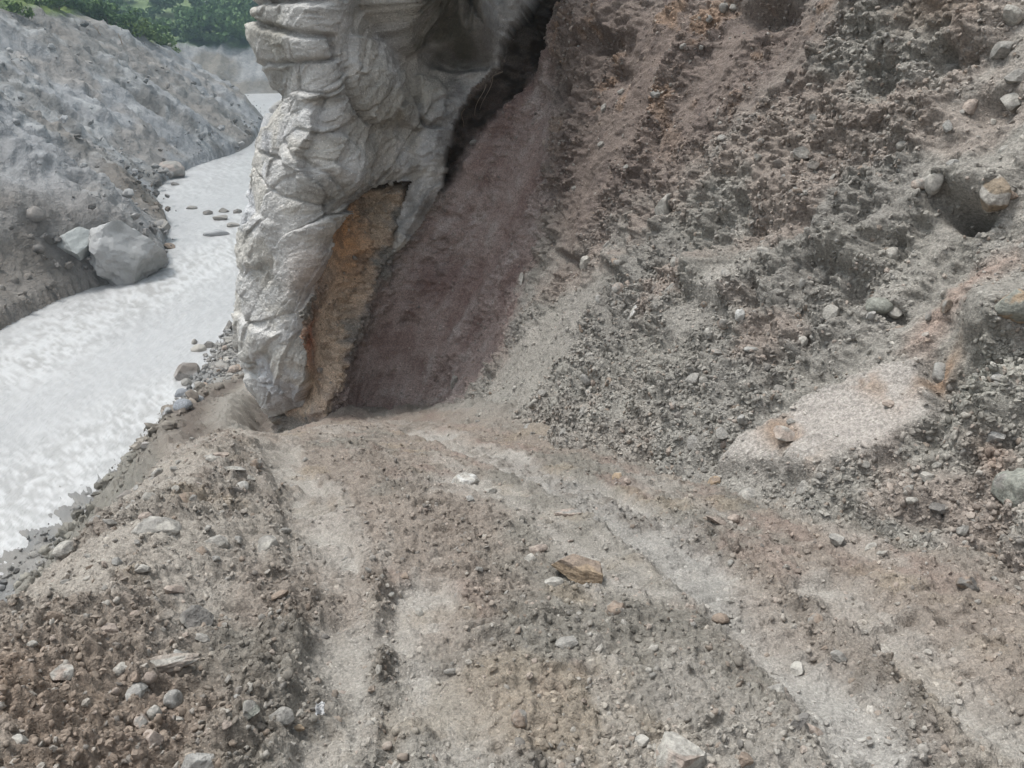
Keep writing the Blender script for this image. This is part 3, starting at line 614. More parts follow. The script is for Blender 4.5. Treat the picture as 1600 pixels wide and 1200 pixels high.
def cast(px, py):
    d = Vector(ray(px, py)); L0 = d.length; d.normalize()
    ok, loc, nor, idx, ob, mw = SC.ray_cast(DG, Vector(EYE), d, distance=2000)
    if not ok: return None
    depth = (np.array(loc) - EYE) @ FWD
    return np.array(loc), np.array(nor), depth, ob.name
GREY, PALE, TAN, DARK, BROWN, PINK, GREEN, WHITE = (.27, .257, .235), (.37, .35, .315), (.33, .255, .18), (.17, .16, .148), (.25, .2, .16), (.34, .285, .245), (.25, .252, .22), (.5, .49, .465)
# px, py, width px, height px, colour, angular, sink share, tilt, label, name
NAMED = [
 (903, 882, 88, 58, TAN, .6, -.3, -4, 'large flat tan-brown rock lying on the middle of the muddy road', 'rock', BROWN),
 (866, 906, 32, 20, PALE, .6, .2, 10, 'small pale stone tucked against the tan rock on the road', 'stone', None),
 (828, 868, 20, 18, PALE, .7, .2, 0, 'small pale upright stone just behind the tan rock on the road', 'stone', None),
 (842, 852, 30, 18, PINK, .4, .4, 0, 'pinkish half-buried stone behind the tan rock on the road', 'stone', None),
 (888, 799, 46, 19, PINK, .8, .15, 4, 'oblong pinkish grey slab lying across the road beyond the tan rock', 'stone', GREY),
 (966, 742, 19, 21, TAN, .3, .15, 0, 'small rounded yellowish stone at the foot of the grey bank', 'stone', PALE),
 (980, 749, 12, 11, PINK, .3, .2, 0, 'tiny pinkish pebble touching the rounded yellowish stone', 'stone', None),
 (1116, 748, 20, 22, TAN, .3, .2, 0, 'yellowish brown lump at the tip of the pinkish mud tongue', 'stone', BROWN),
 (1122, 812, 44, 15, PINK, .8, .2, 22, 'thin pinkish grey sliver of rock beside the road below the mud tongue', 'stone', None),
 (1145, 805, 18, 17, PINK, .5, .2, 0, 'stubby pinkish stone at the end of the thin rock sliver', 'stone', None),
 (726, 744, 46, 34, WHITE, .35, .45, 0, 'whitish grey worn boulder half sunk in the middle of the road', 'rock', PALE),
 (764, 764, 26, 16, PALE, .6, .35, -20, 'pale wedge of stone next to the whitish sunken boulder', 'stone', None),
 (308, 960, 50, 44, DARK, .9, .2, 20, 'dark angular block with a flat slanting face on the rubble shoulder', 'rock', GREY),
 (317, 992, 32, 16, GREY, .6, .3, 0, 'flat grey stone just below the dark angular block', 'stone', None),
 (97, 1048, 38, 32, PALE, .45, .15, 0, 'rounded pale stone alone on brown soil at the road shoulder', 'stone', PINK),
 (245, 1026, 130, 34, (.29, .25, .215), .35, .68, -4, 'long half-buried pinkish grey rock on the shoulder', 'rock', PALE),
 (191, 1041, 28, 26, PALE, .4, .15, 0, 'round pale stone at the end of the long half-buried rock', 'stone', None),
 (212, 1053, 15, 22, BROWN, .4, .2, 0, 'small brown cobble under the long half-buried rock', 'stone', None),
 (232, 1052, 26, 22, PINK, .4, .3, 0, 'pinkish cobble under the middle of the long half-buried rock', 'stone', None),
 (1062, 1160, 84, 80, PINK, .5, .5, 0, 'large pinkish white-smeared rock bulging from the road near the camera', 'rock', PALE),
 (1003, 1155, 24, 22, PALE, .7, .3, 0, 'pale angular stone beside the large pinkish smeared rock', 'stone', None),
 (1032, 1175, 22, 30, PINK, .6, .4, 0, 'narrow pinkish stone pressed against the large smeared rock', 'stone', None),
 (1165, 1180, 24, 24, BROWN, .5, .3, 0, 'brown stone on the other side of the large pinkish smeared rock', 'stone', None),
 (1245, 1040, 22, 26, PALE, .8, .15, 30, 'pale upright angular stone on the smooth grey wheel track', 'stone', None),
 (1212, 1070, 26, 26, GREY, .5, .2, 0, 'rounded grey stone beside the smooth grey wheel track', 'stone', PALE),
 (1310, 1021, 26, 20, GREY, .7, .2, 0, 'grey chunk casting a dark gap at the edge of the crumbled track', 'stone', None),
 (1268, 1138, 36, 22, PINK, .7, .3, 0, 'pair-like pinkish stone wedged low on the near edge of the road', 'stone', BROWN),
 (1250, 1122, 40, 18, DARK, .8, .4, -14, 'dark flat slab end showing above the wedged pinkish stone', 'stone', None),
 (1345, 1186, 46, 30, GREY, .8, .3, 30, 'grey slab tilting out of the road at the bottom edge', 'stone', None),
 (963, 944, 32, 28, BROWN, .35, .3, 0, 'rounded brown stone in the road nearer than the tan rock', 'stone', GREY),
 (1126, 962, 28, 22, BROWN, .4, .3, 0, 'brown stone half sunk on the pale patch of road', 'stone', None),
 (886, 1000, 38, 20, GREY, .5, .3, 0, 'flat grey mud-caked stone in the brown part of the road', 'stone', None),
 (703, 1046, 28, 10, GREY, .7, .3, 0, 'thin dark-edged grey flake lying on the smooth road mud', 'stone', None),
 (611, 927, 11, 10, PALE, .4, .2, 0, 'small pale pebble on the dark rut in the road', 'stone', None),
 (577, 889, 16, 8, GREY, .7, .2, 30, 'small dark sliver of stone on the road beside the rut', 'stone', None),
 (508, 992, 16, 10, DARK, .5, .2, 0, 'small dark stone on the road edge near the brown soil', 'stone', None),
 (1230, 672, 40, 20, PINK, .7, .2, 14, 'flat pinkish rock lying on the upper edge of the mud tongue', 'rock', PALE),
 (1388, 628, 20, 11, PINK, .5, .2, 0, 'small stone on the smooth face of the pinkish mud tongue', 'stone', None),
 (1425, 778, 19, 13, PALE, .25, .2, 0, 'smooth pale cobble at the foot of the mud tongue', 'stone', None),
 (1470, 788, 34, 16, DARK, .7, .3, 0, 'dark purplish stone over a black gap in the rubble slope', 'stone', None),
 (1307, 838, 24, 22, PALE, .5, .3, 0, 'pale blunt stone standing in the grey rubble beside the road', 'stone', GREY),
 (1360, 850, 22, 15, PALE, .7, .2, -20, 'pale pointed stone lying in the grey rubble beside the road', 'stone', None),
 (1376, 862, 16, 10, PALE, .5, .2, 0, 'small pale stone just below the pointed one in the rubble', 'stone', None),
 (1452, 740, 26, 13, PALE, .6, .3, 0, 'pale flat stone at the base of the smooth mud tongue', 'stone', None),
 (1512, 905, 34, 26, BROWN, .6, .3, 0, 'brownish clod-covered stone with a black hollow under it', 'stone', DARK),
 (1592, 742, 66, 84, GREEN, .3, .5, 0, 'smooth grey-green boulder face at the edge of the rubble slope', 'boulder', GREY),
 (1040, 310, 32, 44, PALE, .75, .25, 15, 'pale angular block stuck upright in the earth bank', 'rock', None),
 (1250, 233, 30, 22, PALE, .7, .2, 20, 'pale rock jutting from the bank above the grey scree', 'rock', GREY),
 (1555, 288, 42, 62, (.27, .22, .165), .35, .3, 0, 'big rounded boulder with pale and brown bands above the dark hole', 'boulder', (.38, .355, .32)),
 (1584, 462, 56, 56, GREEN, .3, .35, 0, 'smooth grey-green boulder bedded in the bank below the hole', 'boulder', TAN),
 (1585, 150, 40, 32, PALE, .5, .35, 0, 'pale flat-faced boulder high on the bank', 'boulder', GREY),
 (1570, 70, 34, 26, GREY, .7, .3, 0, 'grey slanted stone beneath the rim of the bank', 'stone', None),
 (1580, 16, 34, 30, PALE, .6, .3, 20, 'pale pointed boulder at the very top of the bank', 'boulder', None),
 (1588, 112, 34, 24, GREY, .6, .3, 0, 'rough grey stone between two pale boulders high on the bank', 'stone', None),
 (1400, 482, 26, 20, PALE, .8, .25, 20, 'pale wedge-shaped stone jutting out over a dark gap in the bank', 'stone', None),
 (1300, 482, 24, 32, PALE, .6, .35, 0, 'whitish upright stone set in the lower bank', 'stone', None),
 (1155, 486, 15, 22, WHITE, .7, .3, 0, 'small white stone chip in the shadowed lumps of the bank', 'stone', None),
 (990, 482, 12, 36, WHITE, .7, .4, 18, 'thin white sliver of stone in the grey bank', 'stone', PALE),
 (915, 405, 20, 26, PALE, .6, .3, 20, 'pale stone at the head of a light streak in the bank', 'stone', None),
 (815, 430, 10, 22, PALE, .5, .4, 0, 'small cream stone low on the purple-brown earth', 'stone', None),
 (1218, 604, 18, 18, GREY, .3, .3, 0, 'round grey cobble low in the bank above the mud tongue', 'stone', None),
 (1184, 242, 12, 12, PALE, .5, .3, 0, 'small pale pebble near the middle of the earth bank', 'stone', None),
 (1412, 222, 22, 16, PALE, .5, .3, 0, 'pale grey stone protruding from the upper bank', 'stone', None),
 (1460, 270, 26, 44, PALE, .4, .5, 0, 'smooth pale scraped stone face in the upper bank', 'stone', GREY),
 (712, 590, 14, 26, PALE, .5, .35, 10, 'pale upright cobble at the base of the purple-brown earth', 'stone', None),
 (1375, 470, 40, 26, GREEN, .4, .4, 0, 'grey-green stone lump in the bank beside the pale wedge', 'stone', None),
 (367, 730, 42, 13, GREY, .6, .2, -8, 'flat slab overhanging a dark gap on the shoulder crest', 'stone', PALE),
 (390, 744, 24, 12, PALE, .5, .3, 0, 'pale stone just below the overhanging slab on the crest', 'stone', None),
 (330, 712, 44, 20, PALE, .4, .4, -10, 'pale lump on the crest of the shoulder near the outcrop', 'rock', GREY),
 (345, 708, 26, 12, PINK, .5, .4, 0, 'pinkish stone on the shoulder crest beside the pale lump', 'stone', None),
 (245, 815, 74, 46, GREY, .35, .45, 0, 'big grey mud-coated boulder half buried at the river edge of the shoulder', 'boulder', PALE),
 (335, 840, 46, 30, GREY, .5, .4, 0, 'grey wedge-shaped rock in the middle of the shoulder', 'rock', PALE),
 (416, 842, 36, 38, PALE, .4, .4, 0, 'pale rounded mud lump between the shoulder and the road', 'rock', GREY),
 (221, 884, 28, 15, PALE, .5, .25, 0, 'flat pale stone on the bare slope of the shoulder', 'stone', None),
 (275, 761, 12, 14, PALE, .6, .2, 0, 'small pale upright stone near the shoulder crest', 'stone', None),
 (233, 772, 18, 20, PALE, .5, .3, 20, 'pale stone leaning on the outer slope of the shoulder', 'stone', None),
 (210, 782, 16, 12, GREY, .5, .3, 0, 'grey cobble on the outer slope of the shoulder', 'stone', None),
 (172, 812, 24, 12, GREY, .6, .25, 20, 'grey slab at the outer lip of the shoulder', 'stone', None),
 (102, 852, 28, 34, PALE, .6, .3, 0, 'pale square block perched below the lip of the shoulder', 'rock', GREY),
 (83, 858, 14, 14, DARK, .3, .25, 0, 'dark cobble touching the pale square block', 'stone', None),
 (70, 862, 14, 16, GREY, .3, .25, 0, 'grey cobble between the dark one and the river', 'stone', None),
 (56, 864, 20, 14, GREY, .4, .25, 30, 'outermost grey cobble of three above the river', 'stone', None),
 (112, 828, 16, 10, DARK, .4, .25, 0, 'dark stone just above the pale square block', 'stone', None),
 (165, 977, 40, 26, PINK, .4, .4, 0, 'pinkish mud lump on the shoulder above the brown soil', 'rock', None),
 (50, 1003, 18, 12, PALE, .4, .25, 0, 'small pale stone on brown soil above the rounded pale stone', 'stone', None),
 (392, 1096, 30, 34, GREEN, .5, .35, 0, 'grey-green stone at the dark edge of the road shoulder', 'stone', GREY),
 (355, 1128, 20, 18, PINK, .5, .3, 0, 'small pinkish stone nearer the camera than the grey-green one', 'stone', None),
 (237, 1148, 34, 32, PINK, .6, .35, 30, 'pinkish angular stone in the near brown soil', 'stone', None),
 (28, 1152, 28, 22, PALE, .4, .35, 0, 'blurred pale stone in the near corner of the shoulder', 'stone', None),
 (440, 1110, 40, 30, GREY, .3, .4, 0, 'grey clod of mud and stone on the edge of the near rut', 'rock', None),
 (466, 1134, 22, 12, TAN, .4, .25, 0, 'small tan stone near the scrap of white plastic', 'stone', None),
 # along the river
 (192, 376, 106, 80, (.38, .38, .375), .8, .18, 28, 'huge slanted grey boulder at the far water edge', 'boulder', (.28, .28, .27)),
 (117, 370, 52, 36, (.36, .375, .365), .75, .3, 10, 'pale greenish boulder leaning on the huge slanted boulder', 'boulder', None),
 (82, 369, 22, 14, DARK, .5, .25, 0, 'dark stone uphill of the pale greenish boulder', 'stone', None),
 (264, 384, 19, 11, BROWN, .5, .25, 0, 'brown rock standing in the water past the huge slanted boulder', 'rock', None),
 (252, 352, 26, 16, GREY, .5, .3, 0, 'grey rock on the dark gravel point of the far shore', 'rock', None),
 (268, 262, 42, 26, (.36, .31, .28), .4, .3, 8, 'pinkish rounded boulder at the far shore upstream', 'boulder', GREY),
 (246, 320, 16, 9, GREY, .5, .3, 0, 'grey rock at the far waterline above the gravel point', 'rock', None),
 (338, 363, 40, 13, (.34, .345, .35), .4, .3, 0, 'low grey boulder awash in the middle of the river', 'boulder', None),
 (300, 324, 18, 7, GREY, .4, .3, 0, 'small flat rock in the river upstream of the low boulder', 'rock', None),
 (325, 332, 16, 8, DARK, .5, .3, 0, 'dark rock at the near end of the mid-river gravel bar', 'rock', None),
 (345, 340, 22, 10, GREY, .5, .3, 0, 'grey rock in the middle of the mid-river gravel bar', 'rock', None),
 (350, 328, 16, 9, GREY, .5, .3, 0, 'grey rock at the back of the mid-river gravel bar', 'rock', None),
 (371, 330, 14, 8, DARK, .5, .3, 0, 'dark rock of the mid-river gravel bar next to the outcrop', 'rock', None),
 (365, 351, 22, 9, GREY, .5, .3, 0, 'flat grey rock downstream end of the mid-river gravel bar', 'rock', None),
 (274, 287, 14, 7, DARK, .4, .3, 0, 'dark rock in the water near the pinkish rounded boulder', 'rock', None),
 (291, 578, 34, 30, (.21, .185, .165), .5, .25, 0, 'layered brown boulder standing on the near gravel beach', 'boulder', (.3, .28, .26)),
 (292, 596, 16, 14, GREY, .4, .25, 0, 'grey cobble at the foot of the layered brown boulder', 'rock', None),
 (286, 631, 29, 19, (.25, .265, .285), .2, .25, 0, 'smooth blue-grey rounded boulder at the edge of the beach', 'boulder', None),
 (262, 641, 19, 14, (.33, .33, .33), .5, .25, 0, 'pale grey rock beside the smooth blue-grey boulder', 'rock', DARK),
 (285, 612, 22, 14, (.25, .26, .275), .4, .25, 0, 'dark grey rock between the layered and the smooth boulder', 'rock', None),
 (311, 622, 18, 12, (.27, .28, .29), .4, .25, 0, 'grey rock on the beach behind the smooth boulder', 'rock', None),
 (311, 543, 24, 12, PALE, .4, .25, 0, 'pale rock in the shallows off the gravel beach', 'rock', None),
 (326, 538, 18, 11, DARK, .5, .25, 0, 'dark rock touching the pale one in the shallows', 'rock', None),
 (304, 533, 8, 10, GREY, .7, .25, 0, 'small pointed rock behind the pale one in the shallows', 'rock', None),
 (366, 508, 18, 20, GREY, .6, .3, 0, 'rough grey rock on the beach against the outcrop', 'rock', DARK),
 (229, 691, 21, 16, (.36, .34, .32), .5, .3, 0, 'lone pale rock washed by the river near the shoulder', 'rock', GREY),
]
for i, (px, py, wpx, hpx, colr, ang, sink, tilt, label, name, c2_) in enumerate(NAMED):
    h = cast(px, py + hpx * .30); shore = any(q in label for q in ('river', 'beach', 'water', 'shallows', 'shore')) and px < 400
    while shore and h is not None and h[3] == 'rock_outcrop': px -= 6; h = cast(px, py + hpx * .30)
    if h is None: print('miss', label); continue
    loc, nor, dep, on_ = h
    wd, hg = wpx / 1200 * dep, hpx / 1200 * dep
    steep = on_ == 'earth_bank'
    ph = .5 * (wd + hg) * (.85 if wpx > 25 else 1)
    me = stone_mesh(name, 4 if wpx > 40 else 3, 100 + i, colr, ang, None, c2_, bands='bands' in label or 'layered' in label, rough=.16 if wpx > 100 else .09 if wpx > 40 else .05)
    o = obj(name, me, label=label, category=name)
    hz_ = hg * .5 / (.80 if not steep else 1.0)
    dwn = max(.0, -ray(px, py)[2] / np.linalg.norm(ray(px, py)))
    ry = hg * .5 * (1.0 if dwn > .42 else 1.5)
    if steep: ry = min(max(wd, hg) * .42, wd * .6)
    elif dwn > .42: hz_ = hg * .5 * .85
    o.scale = (wd * .5, min(ry, wd * .8), hz_)
    d = ray(px, py); d = d / np.linalg.norm(d)
    ctr = loc + np.array([0, 0, 1]) * hz_ * (.38 - sink) * (0.6 if steep else 1) - (d * 0 if not steep else d * wd * .06)
    if steep: ctr = loc - d * min(wd, hg) * (.26 - sink * .5)

    o.location = ctr
    o.rotation_euler = (R(((i * 53) % 30) - 15), R(tilt), R(((i * 37) % 40) - 20))
print('named', round(time.time() - T0, 1))

# individual loose stones: variants that share mesh data
LOOSE = []; WORDS = []
for k in range(14):
    base = [GREY, PALE, PINK, BROWN, GREY, (.31, .3, .28), (.22, .2, .18)][k % 7]
    WORDS.append(['jagged', 'rounded', 'angular', 'blunt'][k % 4] + ' ' + ['grey', 'pale', 'pinkish', 'brown', 'grey', 'light grey', 'dark'][k % 7])
    LOOSE.append(stone_mesh('stone', 2 if k % 2 else 1, 400 + k, base, [.7, .42, .8, .6][k % 4], None, [None, GREY][k % 2]))
def scatter(n, P, Nn, wts, size, g, power=2.2):
    wts = np.clip(wts.ravel(), 0, None).astype(np.float64); wts /= wts.sum()
    idx = g.choice(wts.size, n, p=wts)
    sz = size[0] + (size[1] - size[0]) * g.random(n) ** power
    pj = P.reshape(-1, 3)[idx].copy()
    dl_ = np.linalg.norm(pj - EYE, axis=1); jt = np.where(dl_ > 18, .012 * dl_, 0)                # off the far mesh rows
    pj[:, 0] += g.uniform(-1, 1, n) * jt; pj[:, 1] += g.uniform(-1, 1, n) * jt * 1.5
    return pj, Nn.reshape(-1, 3)[idx], sz, idx
cellA = (RD ** 2) * np.abs(np.gradient(TH, axis=0)) * np.abs(np.gradient(RD, axis=1) / RD)     # area per vertex on the ground
inview = (gpx > -40) & (gpx < 1640) & (gpy > 480) & (gpy < 1230)
g = np.random.default_rng(77)
def put_loose(n, wts, P, Nn, size, label, group, sinkr=(.15, .5), parent=None):
    pos, nn, sz, _ = scatter(n, P, Nn, wts, size, g)
    for p, q, s in zip(pos, nn, sz):
        kk = int(g.integers(len(LOOSE))); o = obj('stone', LOOSE[kk], parent)
        if parent is None: o['label'] = label % WORDS[kk]; o['category'] = 'stone'; o['group'] = group
        o.scale = (s * g.uniform(.7, 1.1), s * g.uniform(.6, 1), s * g.uniform(.35, .75))
        zx = Vector(q).to_track_quat('Z', 'Y').to_matrix() @ Matrix.Rotation(g.uniform(0, 6.28), 3, 'Z')
        o.rotation_euler = zx.to_euler(); o.location = p + q * o.scale[2] * (.6 - g.uniform(*sinkr))
pxm = RD                                                             # metres per pixel grows with distance
roadw = cellA / np.maximum(RD, 1) ** 1.0 * inview * (RD < 11)
put_loose(60, roadw * (1 - berm) * (1 - rightside) * (1 - .85 * smooth) * (U > .6), GF, GN, (.014, .035), 'small %s stone strewn on the rutted mud of the road', 'loose stones on the road')
put_loose(110, roadw * berm * (U > -.1), GF, GN, (.018, .055), 'small %s stone in the rubble of the shoulder above the river', 'loose stones on the shoulder')
put_loose(70, roadw * rightside, GF, GN, (.018, .05), 'small %s stone in the grey rubble at the foot of the bank', 'rubble stones below the bank')
bw = cellA * sm(WATER + .9, WATER + .5, GZ) * (GZ > WATER + .05) * (RD > 20) * (RD < 60) * (gpx > 220) * (gpx < 385) * (gpy > 490) * (gpy < 640)
put_loose(60, bw, GF, GN, (.15, .42), '%s cobble on the gravel beach below the outcrop', 'cobbles on the beach')
carea = np.linalg.norm(np.cross(np.gradient(CP, axis=0), np.gradient(CP, axis=1)), axis=-1)
cvis = wall & (bpx > 470) & (bpx < 1620) & (bpy_ > -20) & (v[None, :] < 1) & (ETA > .02)
cdist = np.linalg.norm(CP - EYE, axis=-1)
stw = carea * cvis * (1 - .85 * pu) * (1 - .8 * tong) * (.3 + sm(.45, .6, k2)) * (z_bl < 0) * (.35 + sm(1.5, .2, ETA) + .5 * sm(.5, .6, k1))
put_loose(290, stw / cdist, CP, CN, (.022, .075), None, None, (.25, .6), bank)
print('loose', round(time.time() - T0, 1))

# ================================================================= GRAVEL (too many to count): one object per surface, stones made in the node tree
def gravel(name, pos, nn, sz, col_, label, mat, seed):
    n = len(pos)
    me = bpy.data.meshes.new(name); me.vertices.add(n); me.vertices.foreach_set('co', np.asarray(pos, np.float32).ravel())
    gg = np.random.default_rng(seed)
    nn = nn / (np.linalg.norm(nn, axis=1, keepdims=True) + 1e-9)
    rx = np.arctan2(-nn[:, 1], nn[:, 2]); ry = np.arcsin(np.clip(nn[:, 0], -1, 1))
    rot = np.stack([rx + gg.normal(0, .35, n), ry + gg.normal(0, .35, n), gg.uniform(0, 6.28, n)], 1).astype(np.float32)
    a = me.attributes.new('rot', 'FLOAT_VECTOR', 'POINT'); a.data.foreach_set('vector', rot.ravel())
    sc = (sz[:, None] * np.stack([gg.uniform(.7, 1.2, n), gg.uniform(.6, 1, n), gg.uniform(.4, .85, n)], 1)).astype(np.float32)
    a = me.attributes.new('scl', 'FLOAT_VECTOR', 'POINT'); a.data.foreach_set('vector', sc.ravel())
    a = me.attributes.new('pick', 'INT', 'POINT'); a.data.foreach_set('value', gg.integers(0, 4, n).astype(np.int32))
    c4 = np.ones((n, 4), np.float32); c4[:, :3] = np.clip(col_, 0, .8); a = me.attributes.new('tint', 'FLOAT_COLOR', 'POINT'); a.data.foreach_set('color', c4.ravel())
    o = obj(name, me, kind='stuff', label=label)
    ng = bpy.data.node_groups.new(name + '_nodes', 'GeometryNodeTree')
    ng.interface.new_socket('Geometry', in_out='INPUT', socket_type='NodeSocketGeometry'); ng.interface.new_socket('Geometry', in_out='OUTPUT', socket_type='NodeSocketGeometry')
    N = ng.nodes; L = ng.links; gi = N.new('NodeGroupInput'); go = N.new('NodeGroupOutput'); jn = N.new('GeometryNodeJoinGeometry')
    for k in range(4):
        ic = N.new('GeometryNodeMeshIcoSphere'); ic.inputs['Radius'].default_value = 1.0; ic.inputs['Subdivisions'].default_value = 2
        nz = N.new('ShaderNodeTexNoise'); nz.noise_dimensions = '4D'; nz.inputs['W'].default_value = k * 3.7 + seed; nz.inputs['Scale'].default_value = 1.3; nz.inputs['Detail'].default_value = 2
        sb = N.new('ShaderNodeVectorMath'); sb.operation = 'SUBTRACT'; sb.inputs[1].default_value = (.5, .5, .5); L.new(nz.outputs['Color'], sb.inputs[0])
        ml = N.new('ShaderNodeVectorMath'); ml.operation = 'SCALE'; ml.inputs['Scale'].default_value = 1.9; L.new(sb.outputs[0], ml.inputs[0])
        sp = N.new('GeometryNodeSetPosition'); L.new(ic.outputs[0], sp.inputs['Geometry']); L.new(ml.outputs[0], sp.inputs['Offset'])
        sm_ = N.new('GeometryNodeSetMaterial'); sm_.inputs['Material'].default_value = mat; L.new(sp.outputs[0], sm_.inputs['Geometry'])
        ss = N.new('GeometryNodeSetShadeSmooth'); ss.inputs['Shade Smooth'].default_value = bool(k % 2); L.new(sm_.outputs[0], ss.inputs['Geometry'])
        gt = N.new('GeometryNodeGeometryToInstance'); L.new(ss.outputs[0], gt.inputs[0]); L.new(gt.outputs[0], jn.inputs[0])
    ip = N.new('GeometryNodeInstanceOnPoints'); ip.inputs['Pick Instance'].default_value = True
    L.new(gi.outputs[0], ip.inputs['Points']); L.new(jn.outputs[0], ip.inputs['Instance'])
    def named(nm, ty, sock):
        q = N.new('GeometryNodeInputNamedAttribute'); q.data_type = ty; q.inputs['Name'].default_value = nm; L.new(q.outputs['Attribute'], sock)
    named('pick', 'INT', ip.inputs['Instance Index']); named('rot', 'FLOAT_VECTOR', ip.inputs['Rotation']); named('scl', 'FLOAT_VECTOR', ip.inputs['Scale'])
    L.new(ip.outputs[0], go.inputs[0])
    md = o.modifiers.new('gravel', 'NODES'); md.node_group = ng
    return o
def tinted(C, idx, g_, spread=.22, pal=None, palshare=.3):
    b = C.reshape(-1, 3)[idx] * g_.normal(1.05, spread, (len(idx), 1)).clip(.55, 1.8)
    if pal is not None:
        pp = np.array(pal)[g_.integers(0, len(pal), len(idx))]; t = (g_.random(len(idx)) < palshare)[:, None] * .7
        b = b * (1 - t) + pp * t
    return b
g2 = np.random.default_rng(99)
PAL = [GREY, PALE, PINK, BROWN, DARK]
wts = cellA / np.maximum(RD, 1) ** 1.5 * inview * (RD < 20) * np.clip(rgh + lo * .5 * 1.3 - .25 + ribs, .04, 2) * (U > -6) * (1 - .5 * (U < -.8))
p, n_, s_, ix = scatter(115000, GF, GN, wts, (.003, .017), g2, 3.2)
gravel('gravel', p - n_ * (s_ * .1)[:, None], n_, s_, tinted(GC, ix, g2, .2, PAL, .25), 'fine grit and small clods scattered over the muddy road', M['pebble'], 1)
p, n_, s_, ix = scatter(9000, GF, GN, cellA * (RD > 14) * (RD < 60) * (GZ > WATER + .02) * (U < .3) * inview * (.25 + sm(22, 27, GY)), (.03, .2), g2, 3)
gravel('gravel', p, n_, s_, tinted(GC, ix, g2, .2), 'grey shingle on the near river bank', M['pebble'], 2)
wts = carea / cdist ** .6 * cvis * (1 - .45 * pu) * (1 - .95 * tong) * (z_bl < .02) * (1 - .7 * scr) * (.25 + sm(.42, .58, k2) + .9 * sm(1.6, .1, ETA))
p, n_, s_, ix = scatter(80000, CP, CN, wts, (.004, .026), g2, 3.0)
gravel('gravel', p - n_ * (s_ * .15)[:, None], n_, s_, tinted(CC, ix, g2, .2, PAL, .22), 'grit and small stones set in the cut earth bank', M['pebble'], 3)
lw = np.abs(np.gradient(LY, axis=1)) * RD.mean() * 0 + (LX ** 2 + LY ** 2) ** .5
lv = (d_ > 0) & (veg < .3)
p, n_, s_, ix = scatter(2200, LF, LN, lw * lv * (.1 + 2.0 * sm(6, 0, d_) + sm(.54, .64, q2)), (.07, .5), g2, 5)
gravel('gravel', p, n_, s_, tinted(LCv, ix, g2, .2), 'scattered stones on the bare far bank', M['pebble'], 4)
print('gravel', round(time.time() - T0, 1))

# ================================================================= VEGETATION
def leaf_mat(name, a, b):
    m = bpy.data.materials.new(name); m.use_nodes = True; N = m.node_tree.nodes; L = m.node_tree.links; bs = N['Principled BSDF']; bs.inputs['Roughness'].default_value = .7; bs.inputs['Specular IOR Level'].default_value = .2
    ge = N.new('ShaderNodeNewGeometry'); oi = N.new('ShaderNodeObjectInfo'); ad = N.new('ShaderNodeMath'); ad.operation = 'ADD'; L.new(ge.outputs['Random Per Island'], ad.inputs[0]); L.new(oi.outputs['Random'], ad.inputs[1])
    mr = N.new('ShaderNodeMath'); mr.operation = 'MULTIPLY'; mr.inputs[1].default_value = .5; L.new(ad.outputs[0], mr.inputs[0])
    cr = N.new('ShaderNodeMix'); cr.data_type = 'RGBA'; cr.inputs[6].default_value = (*a, 1); cr.inputs[7].default_value = (*b, 1); L.new(mr.outputs[0], cr.inputs[0]); L.new(cr.outputs[2], bs.inputs['Base Color'])
    return m
M['leaf'] = leaf_mat('tree_leaves', (.045, .10, .035), (.14, .22, .075))
M['leaf2'] = leaf_mat('shrub_leaves', (.07, .13, .03), (.17, .24, .07))
M['bark'] = leaf_mat('bark', (.10, .075, .055), (.16, .13, .10))
def crown_mesh(name, seed, n, h, wdt, mat, lumps=7, leaf=.28):
    gg = np.random.default_rng(seed); Vv, Ff = [], []
    cen = np.stack([gg.normal(0, .33, lumps) * wdt, gg.normal(0, .33, lumps) * wdt, gg.uniform(.3, .85, lumps) * h], 1); rd = gg.uniform(.25, .5, lumps) * wdt * .75
    for _ in range(n):
        k = gg.integers(lumps); dd = gg.normal(size=3); dd /= np.linalg.norm(dd); p = cen[k] + dd * rd[k] * gg.uniform(.6, 1.08) * np.array([1, 1, .8])
        a = gg.normal(size=3); a /= np.linalg.norm(a); b = np.cross(a, gg.normal(size=3)); b /= np.linalg.norm(b); l = leaf * gg.uniform(.6, 1.4)
        i = len(Vv); Vv += [p + a * l, p + b * l * .6, p - a * l, p - b * l * .6]; Ff.append((i, i + 1, i + 2, i + 3))
    return mesh_np(name, np.array(Vv), np.array(Ff), mat, smooth=False)
def trunk_mesh(seed, h):
    gg = np.random.default_rng(seed); Vv, Ff = [], []
    def tube(p0, p1, r0, r1):
        d = np.array(p1) - np.array(p0); d /= np.linalg.norm(d); a = np.cross(d, [.3, .9, .2]); a /= np.linalg.norm(a); b = np.cross(d, a); i = len(Vv)
        for pp, r_ in ((p0, r0), (p1, r1)):
            for q in range(6): Vv.append(np.array(pp) + r_ * (a * math.cos(q * math.pi / 3) + b * math.sin(q * math.pi / 3)))
        for q in range(6): Ff.append((i + q, i + (q + 1) % 6, i + 6 + (q + 1) % 6, i + 6 + q))
    top = np.array([gg.normal(0, .1) * h, gg.normal(0, .1) * h, h * .65]); tube((0, 0, -.4), top * .5, .05 * h, .035 * h); tube(top * .5, top, .035 * h, .015 * h)
    for _ in range(4): s = top * gg.uniform(.4, .8); tube(s, s + np.array([gg.normal(0, .22) * h, gg.normal(0, .22) * h, gg.uniform(.1, .25) * h]), .018 * h, .008 * h)
    return mesh_np('trunk', np.array(Vv), np.array(Ff), M['bark'])
KINDS_T = []
for k in range(4): KINDS_T.append((crown_mesh('crown', 500 + k, 520, 4.2, 3.6, M['leaf'], 8, .34), trunk_mesh(520 + k, 3.6)))
